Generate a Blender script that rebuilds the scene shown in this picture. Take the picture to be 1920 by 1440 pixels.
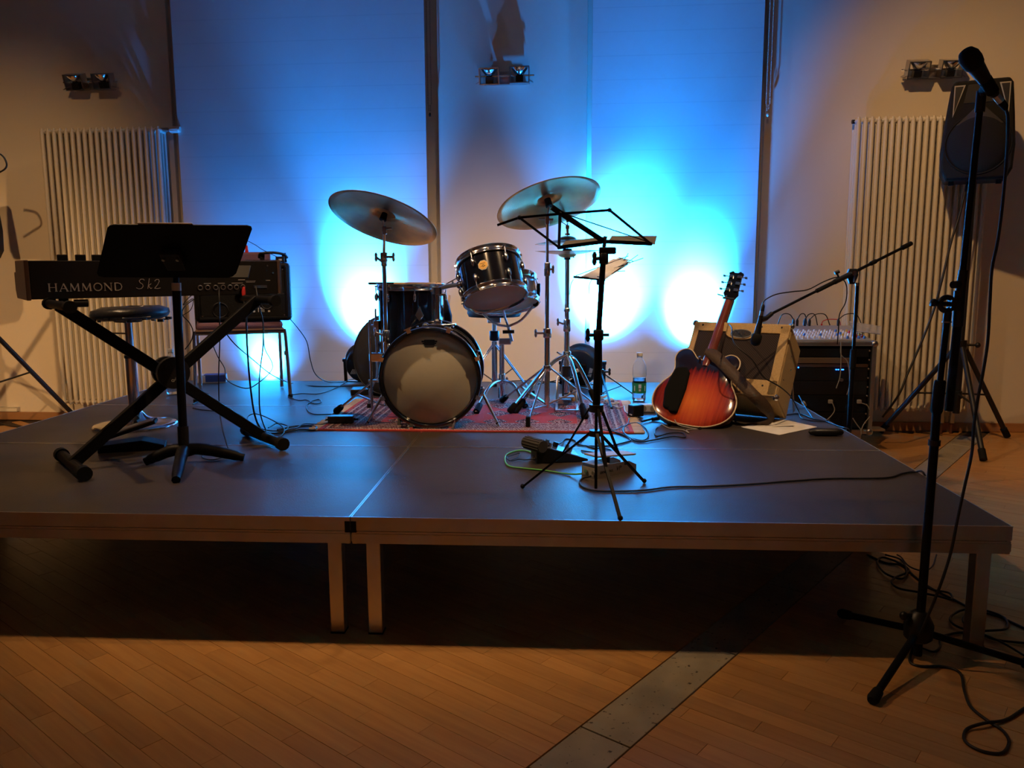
import bpy, bmesh, math, random
from mathutils import Vector, Matrix
V = Vector
random.seed(7)
S = bpy.context.scene
for o in list(bpy.data.objects): bpy.data.objects.remove(o)
col = S.collection

# ------------------------------------------------------------------ camera
FPX = 1510.09; PIT = 0.144655; YAW = 0.059442; ROL = -0.0041024
CAM = V((0.64958, -2.38953, 1.17112))
Fw = V((-math.sin(YAW)*math.cos(PIT), math.cos(YAW)*math.cos(PIT), -math.sin(PIT)))
R0 = V((math.cos(YAW), math.sin(YAW), 0)); U0 = R0.cross(Fw)
Rt = R0*math.cos(ROL)+U0*math.sin(ROL); Up = -R0*math.sin(ROL)+U0*math.cos(ROL)
cd = bpy.data.cameras.new('camera'); cam = bpy.data.objects.new('camera', cd); col.objects.link(cam)
cd.sensor_width = 36; cd.lens = FPX/1920*36; cd.clip_start = .05
cam.matrix_world = Matrix(((Rt.x, Up.x, -Fw.x, CAM.x), (Rt.y, Up.y, -Fw.y, CAM.y), (Rt.z, Up.z, -Fw.z, CAM.z), (0, 0, 0, 1)))
S.camera = cam

# ------------------------------------------------------------------ world, exposure, lights of the room and added fills
S.view_settings.view_transform = 'Standard'; S.view_settings.look = 'None'
S.view_settings.exposure = 0.0; S.view_settings.gamma = 1.0; S.view_settings.use_curve_mapping = False
w = bpy.data.worlds.new('world'); S.world = w; w.use_nodes = True
w.node_tree.nodes['Background'].inputs[0].default_value = (1.0, .62, .36, 1)
w.node_tree.nodes['Background'].inputs[1].default_value = 0.010

def lamp(name, kind, loc, energy, colr, target=None, **kw):
    l = bpy.data.lights.new(name, kind); l.energy = energy; l.color = colr
    o = bpy.data.objects.new(name, l); col.objects.link(o); o.location = loc
    if target is not None:
        o.rotation_euler = (V(target)-V(loc)).to_track_quat('-Z', 'Y').to_euler()
    for k, v in kw.items(): setattr(l, k, v)
    return o
WARM = (1.0, .54, .20)
WARM2 = (1.0, .62, .32)
# ceiling downlights in front of the drum kit
lamp('ceiling_lamp', 'SPOT', (-2.3, .45, 4.3), 330, WARM2, (.1, 1.7, .4), spot_size=1.1, spot_blend=.7, shadow_soft_size=.04)
lamp('ceiling_lamp', 'SPOT', (2.2, .35, 4.3), 330, WARM2, (.2, 1.9, .4), spot_size=1.1, spot_blend=.7, shadow_soft_size=.04)
# lamps of the hall, then warm fill spots added without a known source
lamp('hall_and_fill_spot', 'SPOT', (.1, .75, 4.4), 95, WARM, (-.1, -.2, 0), spot_size=1.0, spot_blend=1.0, shadow_soft_size=.06)
lamp('hall_and_fill_spot', 'SPOT', (-5.2, -.3, 1.25), 230, WARM, (-3.4, 3.6, .45), spot_size=.75, spot_blend=.8, shadow_soft_size=.08)
lamp('hall_and_fill_spot', 'SPOT', (1.2, .5, 4.35), 340, WARM, (4.3, 3.4, .8), spot_size=.95, spot_blend=.9, shadow_soft_size=.05)
lamp('hall_and_fill_spot', 'SPOT', (-.3, -.9, 4.3), 480, WARM2, (.3, 3.3, .35), spot_size=.50, spot_blend=1.0, shadow_soft_size=.06)  # added fill, brightens the middle wall behind the kit
lamp('hall_and_fill_spot', 'SPOT', (-1.9, -1.0, 4.3), 400, WARM, (-3.9, 3.5, .5), spot_size=.80, spot_blend=1.0, shadow_soft_size=.06)  # added fill for the left wall and its radiator
lamp('hall_and_fill_spot', 'SPOT', (3.9, 1.0, 4.35), 85, WARM, (3.7, 1.6, 0), spot_size=.7, spot_blend=1.0, shadow_soft_size=.08)  # added fill, makes a warm pool on the floor right of the stage
for x in (-3, 3): lamp('hall_and_fill_spot', 'SPOT', (x*.6, -3.9, 4.3), 260, WARM, (x*.5, -4.0, 0), spot_size=1.5, spot_blend=1.0, shadow_soft_size=.2)  # unseen fills added behind the camera so the cymbals reflect a warm floor
# blue stage uplights (their cans are built below): lamp position, aim of the can, beam energy, spill energy
BLUE = (.006, .26, 1.0); BEAM = (.014, .36, 1.0)
UPL = [((-1.47, 3.20, .27), (-1.52, 3.45, .50), 1600, 300), ((-.66, 2.95, .55), (-.74, 3.45, .72), 4000, 500),
       ((.80, 2.86, .548), (.98, 3.40, .68), 4600, 500), ((1.57, 2.92, .55), (1.60, 3.45, .74), 5000, 560)]
for a, b, e, e2 in UPL:
    d = (V(b)-V(a)).normalized(); h = V((d.x, d.y, 0)).normalized()
    src = V(a)+h*.14-V((0, 0, .05))
    if a[1] > 3: src = V(a)+h*.06
    lamp('uplight_beam', 'SPOT', src, e, BEAM, src+h*.68+V((0, 0, .72)), spot_size=.98, spot_blend=1.0, shadow_soft_size=.03)
    lamp('uplight_spill', 'SPOT', src, e2, BLUE, src+h*.5+V((0, 0, 2.2)), spot_size=.95, spot_blend=1.0, shadow_soft_size=.03)
    lamp('uplight_halo', 'SPOT', src, e2*.16, BLUE, src+h*.80+V((0, 0, 1.3)), spot_size=1.8, spot_blend=1.0, shadow_soft_size=.03)

# ------------------------------------------------------------------ pixel helpers: the point of the scene seen at a pixel of the photo, at a known plane
def ray(px, py): return Fw + Rt*((px-960)/FPX) - Up*((py-720)/FPX)
def P(px, py, Y=None, Z=None):
    d = ray(px, py)
    t = (Y-CAM.y)/d.y if Y is not None else (Z-CAM.z)/d.z
    return CAM + d*t
DZ = .4
def D(px, py, h=0.0): return P(px, py, Z=DZ+h)      # on the deck
def G(px, py, h=0.0): return P(px, py, Z=h)         # on the hall floor
def reach(B, px, py, L, far=True):
    d = ray(px, py); o = CAM-B; a = d.dot(d); b = 2*o.dot(d); c = o.dot(o)-L*L
    q = b*b-4*a*c
    if q < 0: q = 0
    t = (-b+(1 if far else -1)*math.sqrt(q))/(2*a)
    return CAM+d*t
# wall frame
WS = -.025; WO = V((0, 3.5, 0)); WX = V((1, WS, 0)).normalized(); WN = V((WS, -1, 0)).normalized()
def wl(x, o, z): return WO + WX*x + WN*o + V((0, 0, z))
def WPx(px, py, off=0):
    d = ray(px, py); o = WO+WN*off
    t = (o-CAM).dot(WN)/d.dot(WN); p = CAM+d*t
    return (p-WO).dot(WX), p.z
WM = Matrix.Translation(WO) @ Matrix(((WX.x, -WN.x, 0, 0), (WX.y, -WN.y, 0, 0), (0, 0, 1, 0), (0, 0, 0, 1)))   # local: x along, y into wall, z up

def frame(o, ez, ex=None):
    ez = V(ez).normalized()
    ex = V(ex) if ex is not None else (V((1, 0, 0)) if abs(ez.x) < .9 else V((0, 1, 0)))
    ex = (ex-ez*ex.dot(ez)).normalized(); ey = ez.cross(ex); o = V(o)
    return Matrix(((ex.x, ey.x, ez.x, o.x), (ex.y, ey.y, ez.y, o.y), (ex.z, ey.z, ez.z, o.z), (0, 0, 0, 1)))
def fr3(o, ex, ey, ez):
    return Matrix(((ex[0], ey[0], ez[0], o[0]), (ex[1], ey[1], ez[1], o[1]), (ex[2], ey[2], ez[2], o[2]), (0, 0, 0, 1)))
I4 = Matrix.Identity(4)

# ------------------------------------------------------------------ mesh builder
class MB:
    def __init__(s): s.v = []; s.f = []; s.sm = []
    def add(s, vs, fs, M=None, smooth=False):
        b = len(s.v); s.v += [(M @ V(p)) if M is not None else V(p) for p in vs]
        s.f += [tuple(b+i for i in f) for f in fs]; s.sm += [smooth]*len(fs); return s
    def box(s, c, d, M=None):
        x, y, z = d[0]/2, d[1]/2, d[2]/2; cx, cy, cz = c
        vs = [(cx+i*x, cy+j*y, cz+k*z) for k in (-1, 1) for j in (-1, 1) for i in (-1, 1)]
        return s.add(vs, [(0, 2, 3, 1), (4, 5, 7, 6), (0, 1, 5, 4), (2, 6, 7, 3), (0, 4, 6, 2), (1, 3, 7, 5)], M)
    def bar(s, a, b, wd, th, up=(0, 0, 1)):
        a = V(a); b = V(b); M = frame((a+b)/2, b-a, V(up).cross(b-a) if abs(V(up).normalized().dot((b-a).normalized())) < .98 else None)
        return s.box((0, 0, 0), (wd, th, (b-a).length), M)
    def tube(s, pts, r, n=8, M=None, cap=True):
        pts = [V(p) for p in pts]; m = len(pts)
        rs = r if isinstance(r, (list, tuple)) else [r]*m
        vs = []; T0 = None; N = None
        for i, p in enumerate(pts):
            T = (pts[min(i+1, m-1)]-pts[max(i-1, 0)])
            if T.length < 1e-9: T = V((0, 0, 1))
            T.normalize()
            if N is None: N = T.orthogonal().normalized()
            else:
                N = N-T*N.dot(T)
                if N.length < 1e-6: N = T.orthogonal()
                N.normalize()
            B = T.cross(N)
            for k in range(n):
                a = 2*math.pi*k/n; vs.append(p+(N*math.cos(a)+B*math.sin(a))*rs[i])
        fs = [(i*n+k, i*n+(k+1) % n, (i+1)*n+(k+1) % n, (i+1)*n+k) for i in range(m-1) for k in range(n)]
        s.add(vs, fs, M, True)
        if cap: s.add(vs[:n], [tuple(range(n))[::-1]], M); s.add(vs[-n:], [tuple(range(n))], M)
        return s
    def cyl(s, a, b, r, r2=None, n=12, M=None): return s.tube([a, b], [r, r if r2 is None else r2], n, M)
    def lathe(s, prof, n=32, M=None, smooth=True, caps=False):
        vs = []; m = len(prof)
        for r, z in prof:
            for k in range(n):
                a = 2*math.pi*k/n; vs.append((r*math.cos(a), r*math.sin(a), z))
        fs = [(i*n+k, i*n+(k+1) % n, (i+1)*n+(k+1) % n, (i+1)*n+k) for i in range(m-1) for k in range(n)]
        s.add(vs, fs, M, smooth)
        if caps and prof[0][0] > 1e-5: s.add(vs[:n], [tuple(range(n))[::-1]], M)
        if caps and prof[-1][0] > 1e-5: s.add(vs[-n:], [tuple(range(n))], M)
        return s
    def ring(s, R, r, n=32, m=8, M=None):
        vs = [((R+r*math.cos(2*math.pi*j/m))*math.cos(2*math.pi*i/n), (R+r*math.cos(2*math.pi*j/m))*math.sin(2*math.pi*i/n), r*math.sin(2*math.pi*j/m)) for i in range(n) for j in range(m)]
        fs = [(i*m+j, ((i+1) % n)*m+j, ((i+1) % n)*m+(j+1) % m, i*m+(j+1) % m) for i in range(n) for j in range(m)]
        return s.add(vs, fs, M, True)
    def prism(s, pts, z0, z1, M=None):
        n = len(pts); vs = [(x, y, z0) for x, y in pts]+[(x, y, z1) for x, y in pts]
        fs = [(i, (i+1) % n, n+(i+1) % n, n+i) for i in range(n)]+[tuple(range(n))[::-1], tuple(range(n, 2*n))]
        return s.add(vs, fs, M)
    def sphere(s, c, r, n=12, m=8, M=None, sc=(1, 1, 1)):
        pr = [(max(1e-6, math.sin(math.pi*i/m))*r, -math.cos(math.pi*i/m)*r) for i in range(m+1)]
        vs = []
        for rr, z in pr:
            for k in range(n):
                a = 2*math.pi*k/n; vs.append((c[0]+rr*math.cos(a)*sc[0], c[1]+rr*math.sin(a)*sc[1], c[2]+z*sc[2]))
        fs = [(i*n+k, i*n+(k+1) % n, (i+1)*n+(k+1) % n, (i+1)*n+k) for i in range(m) for k in range(n)]
        return s.add(vs, fs, M, True)
    def quad(s, pts, M=None): return s.add(pts, [tuple(range(len(pts)))], M)
    def sheet(s, pts, th, M=None):     # four corners + thickness along the normal
        p = [V(q) for q in pts]; nn = (p[1]-p[0]).cross(p[2]-p[0]).normalized()*th; n = len(p)
        vs = p+[q+nn for q in p]
        return s.add(vs, [tuple(range(n))[::-1], tuple(range(n, 2*n))]+[(i, (i+1) % n, n+(i+1) % n, n+i) for i in range(n)], M)
ORG = {}
def build(name, mb, mat, parent=None, bevel=0, local=False, kind=None):
    me = bpy.data.meshes.new(name)
    Mi = ORG[parent.name].inverted() if (parent is not None and not local) else I4
    me.from_pydata([tuple(Mi @ p) for p in mb.v], [], mb.f); me.update()
    me.polygons.foreach_set('use_smooth', mb.sm)
    if mat: me.materials.append(mat)
    o = bpy.data.objects.new(name, me); col.objects.link(o)
    if parent is not None: o.parent = parent; ORG[o.name] = ORG[parent.name]
    else: ORG[o.name] = I4
    if bevel:
        b = o.modifiers.new('bevel', 'BEVEL'); b.width = bevel; b.segments = 2; b.limit_method = 'ANGLE'; b.angle_limit = math.radians(50)
    if kind: o['kind'] = kind
    return o
def thing(name, label, cat, loc=(0, 0, 0), M=None, group=None):
    o = bpy.data.objects.new(name, None); col.objects.link(o); o.empty_display_size = .05
    M = M if M is not None else Matrix.Translation(V(loc))
    o.matrix_world = M; ORG[o.name] = M.copy(); o['label'] = label; o['category'] = cat
    if group: o['group'] = group
    return o
def tag(o, label, cat, group=None):
    o['label'] = label; o['category'] = cat
    if group: o['group'] = group
    return o
def single(name, mb, mat, label, cat, group=None, bevel=0):     # a thing that is one mesh, origin at its first vertex' neighbourhood
    c = V((0, 0, 0))
    lo = V([min(p[i] for p in mb.v) for i in range(3)]); hi = V([max(p[i] for p in mb.v) for i in range(3)])
    c = V(((lo.x+hi.x)/2, (lo.y+hi.y)/2, lo.z))
    mb.v = [p-c for p in mb.v]
    o = build(name, mb, mat, None, bevel); o.location = c; ORG[o.name] = Matrix.Translation(c)
    return tag(o, label, cat, group)
def smooth(pts, n=5):
    pts = [V(p) for p in pts]
    if len(pts) < 3: return pts
    q = [pts[0]*2-pts[1]]+pts+[pts[-1]*2-pts[-2]]; out = []
    for i in range(1, len(q)-2):
        a, b, c, d = q[i-1], q[i], q[i+1], q[i+2]
        for k in range(n):
            t = k/n
            out.append(.5*((2*b)+(c-a)*t+(2*a-5*b+4*c-d)*t*t+(3*b-a-3*c+d)*t**3))
    out.append(pts[-1]); return out
def text_mb(txt, size, M, depth=.0006, shear=0, sx=1.0, align='CENTER'):
    cu = bpy.data.curves.new('lettering', 'FONT'); cu.body = txt; cu.size = size; cu.extrude = depth; cu.shear = shear; cu.align_x = align; cu.align_y = 'CENTER'; cu.resolution_u = 3
    o = bpy.data.objects.new('lettering', cu); col.objects.link(o)
    dg = bpy.context.evaluated_depsgraph_get(); me = o.evaluated_get(dg).to_mesh()
    mb = MB(); mb.add([(v.co.x*sx, v.co.y, v.co.z) for v in me.vertices], [tuple(p.vertices) for p in me.polygons], M)
    o.evaluated_get(dg).to_mesh_clear(); bpy.data.objects.remove(o); bpy.data.curves.remove(cu)
    return mb

# ------------------------------------------------------------------ materials
def mat(name, colr, rough=.5, metal=0, spec=.5, emit=None, es=0, trans=0, ior=1.45, noise=None, bump=None, coat=0, alpha=1):
    m = bpy.data.materials.new(name); m.use_nodes = True; nt = m.node_tree; b = nt.nodes['Principled BSDF']
    b.inputs['Base Color'].default_value = (*colr, 1); b.inputs['Roughness'].default_value = rough; b.inputs['Metallic'].default_value = metal
    b.inputs['Specular IOR Level'].default_value = spec; b.inputs['IOR'].default_value = ior; b.inputs['Transmission Weight'].default_value = trans
    b.inputs['Coat Weight'].default_value = coat; b.inputs['Coat Roughness'].default_value = .12
    b.inputs['Alpha'].default_value = alpha
    if emit: b.inputs['Emission Color'].default_value = (*emit, 1); b.inputs['Emission Strength'].default_value = es
    if noise or bump:
        tc = nt.nodes.new('ShaderNodeTexCoord')
    if noise:      # (scale, amount, second colour)
        n = nt.nodes.new('ShaderNodeTexNoise'); n.inputs['Scale'].default_value = noise[0]; n.inputs['Detail'].default_value = 6
        nt.links.new(tc.outputs['Object'], n.inputs['Vector'])
        mx = nt.nodes.new('ShaderNodeMix'); mx.data_type = 'RGBA'
        mx.inputs[6].default_value = (*colr, 1); mx.inputs[7].default_value = (*noise[2], 1)
        mr = nt.nodes.new('ShaderNodeMapRange'); mr.inputs[1].default_value = .35; mr.inputs[2].default_value = .7; mr.inputs[4].default_value = noise[1]
        nt.links.new(n.outputs[0], mr.inputs[0]); nt.links.new(mr.outputs[0], mx.inputs[0]); nt.links.new(mx.outputs[2], b.inputs['Base Color'])
    if bump:       # (scale, strength)
        n2 = nt.nodes.new('ShaderNodeTexNoise'); n2.inputs['Scale'].default_value = bump[0]; n2.inputs['Detail'].default_value = 4
        nt.links.new(tc.outputs['Object'], n2.inputs['Vector'])
        bp = nt.nodes.new('ShaderNodeBump'); bp.inputs['Strength'].default_value = bump[1]; bp.inputs['Distance'].default_value = .01
        nt.links.new(n2.outputs[0], bp.inputs['Height']); nt.links.new(bp.outputs[0], b.inputs['Normal'])
    return m
def nodes(m): nt = m.node_tree; return nt, nt.nodes['Principled BSDF'], (lambda t: nt.nodes.new(t)), nt.links.new
def ramp(n, stops, interp='LINEAR'):
    r = n('ShaderNodeValToRGB'); r.color_ramp.interpolation = interp
    el = r.color_ramp.elements
    while len(el) < len(stops): el.new(.5)
    for e, (p, c) in zip(el, stops): e.position = p; e.color = (*c, 1)
    return r
M_wall = mat('plaster', (.74, .68, .60), .85, noise=(1.3, .35, (.66, .60, .53)), bump=(9, .12))
M_hall = mat('hall_panelling', (.42, .30, .19), .8, noise=(1.5, .4, (.34, .23, .14)))
M_chrome = mat('chrome', (.78, .77, .76), .12, 1)
M_chrome2 = mat('brushed_steel', (.5, .49, .48), .28, 1)
M_blk = mat('black_paint', (.008, .008, .009), .42)
M_blkm = mat('black_matte', (.006, .006, .0065), .7, spec=.22)
M_rub = mat('rubber', (.007, .007, .007), .8, spec=.2)
M_cable = mat('cable_black', (.010, .010, .011), .5)
M_white = mat('white_enamel', (.72, .69, .62), .38)
M_paper = mat('paper', (.75, .73, .68), .8, noise=(14, .5, (.5, .5, .5)))
M_alu = mat('aluminium', (.62, .58, .54), .36, 1, noise=(6, .6, (.42, .38, .34)))
M_aluEdge = mat('aluminium_edge', (.75, .75, .75), .3, 1)
M_blind = mat('blind_fabric', (.66, .66, .68), .8)
nt, b, n, L = nodes(M_blind)          # woven fabric with faint horizontal slat welts
tc = n('ShaderNodeTexCoord'); sx = n('ShaderNodeSeparateXYZ'); L(tc.outputs['Object'], sx.inputs[0])
mm = n('ShaderNodeMath'); mm.operation = 'MULTIPLY'; mm.inputs[1].default_value = 6.4; L(sx.outputs[2], mm.inputs[0])
fr = n('ShaderNodeMath'); fr.operation = 'FRACT'; L(mm.outputs[0], fr.inputs[0])
gt = n('ShaderNodeMath'); gt.operation = 'GREATER_THAN'; gt.inputs[1].default_value = .955; L(fr.outputs[0], gt.inputs[0])
nz = n('ShaderNodeTexNoise'); nz.inputs['Scale'].default_value = 3; L(tc.outputs['Object'], nz.inputs[0])
mr = n('ShaderNodeMapRange'); mr.inputs[3].default_value = .62; mr.inputs[4].default_value = .70; L(nz.outputs[0], mr.inputs[0])
ad = n('ShaderNodeMath'); ad.operation = 'MULTIPLY_ADD'; ad.inputs[1].default_value = -.05; L(gt.outputs[0], ad.inputs[0]); L(mr.outputs[0], ad.inputs[2])
cb = n('ShaderNodeCombineColor'); [L(ad.outputs[0], cb.inputs[i]) for i in range(3)]; L(cb.outputs[0], b.inputs['Base Color'])
M_deck = mat('phenolic_deck', (.046, .037, .030), .42, spec=.38, noise=(3.5, .7, (.032, .027, .023)))
nt, b, n, L = nodes(M_deck)
tc = n('ShaderNodeTexCoord'); vo = n('ShaderNodeTexVoronoi'); vo.inputs['Scale'].default_value = 190; L(tc.outputs['Object'], vo.inputs['Vector'])
bp = n('ShaderNodeBump'); bp.inputs['Strength'].default_value = .16; bp.inputs['Distance'].default_value = .002; L(vo.outputs['Distance'], bp.inputs['Height']); L(bp.outputs[0], b.inputs['Normal'])
nz = n('ShaderNodeTexNoise'); nz.inputs['Scale'].default_value = 2.2; nz.inputs['Detail'].default_value = 7; L(tc.outputs['Object'], nz.inputs['Vector'])
mr = n('ShaderNodeMapRange'); mr.inputs[3].default_value = .34; mr.inputs[4].default_value = .54; L(nz.outputs[0], mr.inputs[0]); L(mr.outputs[0], b.inputs['Roughness'])
def woodmat(name, c1, c2, rough=.35):
    m = mat(name, c1, rough); nt, b, n, L = nodes(m)
    tc = n('ShaderNodeTexCoord'); mp = n('ShaderNodeMapping'); mp.inputs['Scale'].default_value = (2.2, 34, 10); L(tc.outputs['Object'], mp.inputs[0])
    oj = n('ShaderNodeObjectInfo'); vm = n('ShaderNodeVectorMath'); vm.operation = 'SCALE'; vm.inputs[0].default_value = (31, 17, 9); L(oj.outputs['Random'], vm.inputs['Scale']); L(vm.outputs[0], mp.inputs['Location'])
    nz = n('ShaderNodeTexNoise'); nz.inputs['Scale'].default_value = 1.6; nz.inputs['Detail'].default_value = 7; nz.inputs['Distortion'].default_value = .5; L(mp.outputs[0], nz.inputs['Vector'])
    oi = n('ShaderNodeObjectInfo'); ra = ramp(n, [(.3, c1), (.75, c2)]); L(nz.outputs[0], ra.inputs[0])
    hs = n('ShaderNodeHueSaturation'); mr = n('ShaderNodeMapRange'); mr.inputs[3].default_value = .88; mr.inputs[4].default_value = 1.10; L(oi.outputs['Random'], mr.inputs[0]); L(mr.outputs[0], hs.inputs['Value']); L(ra.outputs[0], hs.inputs['Color']); L(hs.outputs[0], b.inputs['Base Color'])
    return m
M_oak = woodmat('parquet_beech', (.50, .26, .085), (.40, .19, .058), .38)
M_base = woodmat('baseboard_wood', (.40, .20, .09), (.32, .15, .06), .45)
M_gap = mat('floor_bed', (.05, .03, .018), .9)
M_stone = mat('travertine', (.33, .28, .20), .5, noise=(7, .9, (.22, .19, .14)))
nt, b, n, L = nodes(M_stone)
tc = n('ShaderNodeTexCoord'); vo = n('ShaderNodeTexNoise'); vo.inputs['Scale'].default_value = 55; vo.inputs['Detail'].default_value = 3; L(tc.outputs['Object'], vo.inputs['Vector'])
ra = ramp(n, [(.30, (0, 0, 0)), (.37, (1, 1, 1))]); L(vo.outputs[0], ra.inputs[0])
old = b.inputs['Base Color'].links[0].from_socket; mx = n('ShaderNodeMix'); mx.data_type = 'RGBA'; mx.inputs[6].default_value = (.04, .03, .02, 1); L(ra.outputs[0], mx.inputs[0]); L(old, mx.inputs[7]); L(mx.outputs[2], b.inputs['Base Color'])
M_bronze = mat('cymbal_bronze', (.70, .42, .17), .30, 1, noise=(6, .85, (.34, .19, .075)))
nt, b, n, L = nodes(M_bronze)         # lathe grooves and hammering
tc = n('ShaderNodeTexCoord'); ln = n('ShaderNodeVectorMath'); ln.operation = 'LENGTH'; L(tc.outputs['Object'], ln.inputs[0])
sn = n('ShaderNodeMath'); sn.operation = 'MULTIPLY'; sn.inputs[1].default_value = 1500; L(ln.outputs['Value'], sn.inputs[0])
s2 = n('ShaderNodeMath'); s2.operation = 'SINE'; L(sn.outputs[0], s2.inputs[0])
nz = n('ShaderNodeTexNoise'); nz.inputs['Scale'].default_value = 30; L(tc.outputs['Object'], nz.inputs[0])
ad = n('ShaderNodeMath'); ad.operation = 'MULTIPLY_ADD'; ad.inputs[1].default_value = 3.0; L(nz.outputs[0], ad.inputs[0]); L(s2.outputs[0], ad.inputs[2])
bp = n('ShaderNodeBump'); bp.inputs['Strength'].default_value = .3; bp.inputs['Distance'].default_value = .0012; L(ad.outputs[0], bp.inputs['Height']); L(bp.outputs[0], b.inputs['Normal'])
M_lacq = mat('black_lacquer', (.004, .005, .010), .10, coat=.6)
M_head = mat('drum_head_coated', (.62, .57, .44), .65, noise=(5, .3, (.54, .49, .38)))
M_headc = mat('drum_head_clear', (.62, .56, .47), .5)
M_snare = mat('snare_shell', (.46, .44, .46), .3, .8)
M_gold = mat('brass_badge', (.62, .38, .12), .3, 1)
M_purple = mat('purple_upholstery', (.19, .10, .14), .95, bump=(300, .4))
M_cover = mat('tolex_black', (.006, .006, .0065), .6, spec=.25, bump=(260, .35))
M_tweed = mat('tweed_covering', (.50, .34, .15), .75, noise=(160, .6, (.38, .25, .10)), bump=(220, .4))
M_grille = mat('grille_cloth', (.045, .028, .022), .9)
nt, b, n, L = nodes(M_grille)
tc = n('ShaderNodeTexCoord'); ck = n('ShaderNodeTexChecker'); ck.inputs['Scale'].default_value = 170; ck.inputs[1].default_value = (.036, .023, .020, 1); ck.inputs[2].default_value = (.010, .006, .007, 1); L(tc.outputs['Object'], ck.inputs[0]); L(ck.outputs[0], b.inputs['Base Color'])
M_redp = mat('red_plug', (.55, .02, .015), .4)
M_green = mat('green_cable', (.10, .42, .08), .4)
M_whitep = mat('white_plastic', (.75, .73, .68), .4)
M_ledge = mat('dull_grey_ledge', (.13, .125, .115), .55)
M_grey = mat('grey_plate', (.33, .31, .28), .55)
M_leather = mat('brown_leather', (.055, .030, .016), .6, bump=(90, .3))
M_foam = mat('black_foam', (.006, .0065, .006), .95, spec=.15)
M_pet = mat('clear_plastic', (.93, .97, 1), .04, trans=1, ior=1.25)
M_water = mat('water', (.9, .97, 1), .0, trans=1, ior=1.33)
M_label = mat('green_label', (.015, .20, .06), .45)
M_ledb = mat('blue_led', (.02, .1, 1), .4, emit=(.02, .18, 1), es=6)
M_txt = mat('white_print', (.55, .52, .48), .5)
M_txtd = mat('black_print', (.02, .02, .02), .5)
M_silvertxt = mat('silver_lettering', (.62, .55, .50), .35, .3)
M_kb = mat('keyboard_case', (.010, .0085, .008), .5, spec=.3)
M_kbside = mat('keyboard_wood_side', (.10, .055, .035), .5)
M_stickw = mat('drumstick_hickory', (.62, .42, .22), .45)
M_cloth = mat('black_nylon', (.012, .013, .02), .75, bump=(7, .5))
M_fringe = mat('rug_fringe', (.70, .58, .42), .95)
M_seat = mat('stool_vinyl', (.025, .025, .028), .35, bump=(14, .5))
M_mix = mat('mixer_panel', (.42, .44, .50), .4, .4)
M_clear = mat('clear_sleeve', (.85, .9, 1), .12, trans=.85, ior=1.2)
M_bar = mat('black_anodised', (.004, .004, .005), .5, 0, spec=.18)
M_flap = mat('speaker_mesh', (.009, .008, .0075), .7, spec=.2, bump=(400, .4))

# sunburst finish of the guitar: dark edge, amber centre, in the body's own coordinates
M_burst = mat('sunburst', (.5, .12, .02), .14, coat=.7)
nt, b, n, L = nodes(M_burst)
tc = n('ShaderNodeTexCoord'); mp = n('ShaderNodeMapping'); mp.inputs['Location'].default_value = (0, -.135*4.9, 0); mp.inputs['Scale'].default_value = (5.0, 4.9, 0); L(tc.outputs['Object'], mp.inputs[0])
ln = n('ShaderNodeVectorMath'); ln.operation = 'LENGTH'; L(mp.outputs[0], ln.inputs[0])
m2 = n('ShaderNodeMapping'); m2.inputs['Scale'].default_value = (60, 3, 1); L(tc.outputs['Object'], m2.inputs[0])
nz = n('ShaderNodeTexNoise'); nz.inputs['Scale'].default_value = 1.6; nz.inputs['Detail'].default_value = 4; L(m2.outputs[0], nz.inputs['Vector'])
ma = n('ShaderNodeMath'); ma.operation = 'MULTIPLY_ADD'; ma.inputs[1].default_value = .55; L(nz.outputs[0], ma.inputs[0]); L(ln.outputs['Value'], ma.inputs[2])
ra = ramp(n, [(.20, (.72, .17, .015)), (.62, (.50, .06, .010)), (.88, (.20, .012, .008)), (1.06, (.012, .005, .010))]); 
dv = n('ShaderNodeMath'); dv.operation = 'MULTIPLY'; dv.inputs[1].default_value = .76; L(ma.outputs[0], dv.inputs[0]); L(dv.outputs[0], ra.inputs[0]); L(ra.outputs[0], b.inputs['Base Color'])
M_neck = mat('mahogany_neck', (.20, .045, .025), .22, noise=(9, .7, (.06, .015, .012)), coat=.4)
M_bind = mat('cream_binding', (.62, .50, .33), .4)
M_side = mat('guitar_rim', (.22, .05, .02), .2, coat=.5)

# oriental rug: field of gul medallions, striped borders (object coords, metres)
RUGW, RUGD = 1.50, .92
M_rug = mat('rug_wool', (.4, .05, .04), .95, bump=(240, .5))
nt, b, n, L = nodes(M_rug)
tc = n('ShaderNodeTexCoord'); sp = n('ShaderNodeSeparateXYZ'); L(tc.outputs['Object'], sp.inputs[0])
def mth(op, a, bb=None, c=None):
    x = n('ShaderNodeMath'); x.operation = op
    for i, q in enumerate((a, bb, c)):
        if q is None: continue
        if isinstance(q, (int, float)): x.inputs[i].default_value = q
        else: L(q, x.inputs[i])
    return x.outputs[0]
X, Yc = sp.outputs[0], sp.outputs[1]
ax = mth('ABSOLUTE', X); ay = mth('ABSOLUTE', Yc)
ex = mth('SUBTRACT', RUGW/2, ax); ey = mth('SUBTRACT', RUGD/2, ay); ed = mth('MINIMUM', ex, ey)     # distance from the edge
# border stripes
st = mth('FRACT', mth('MULTIPLY', ed, 26)); tick = mth('FRACT', mth('MULTIPLY', mth('ADD', X, Yc), 75))
dash = mth('MULTIPLY', mth('GREATER_THAN', st, .72), mth('GREATER_THAN', tick, .45))
stripe = mth('LESS_THAN', st, .38)
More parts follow.
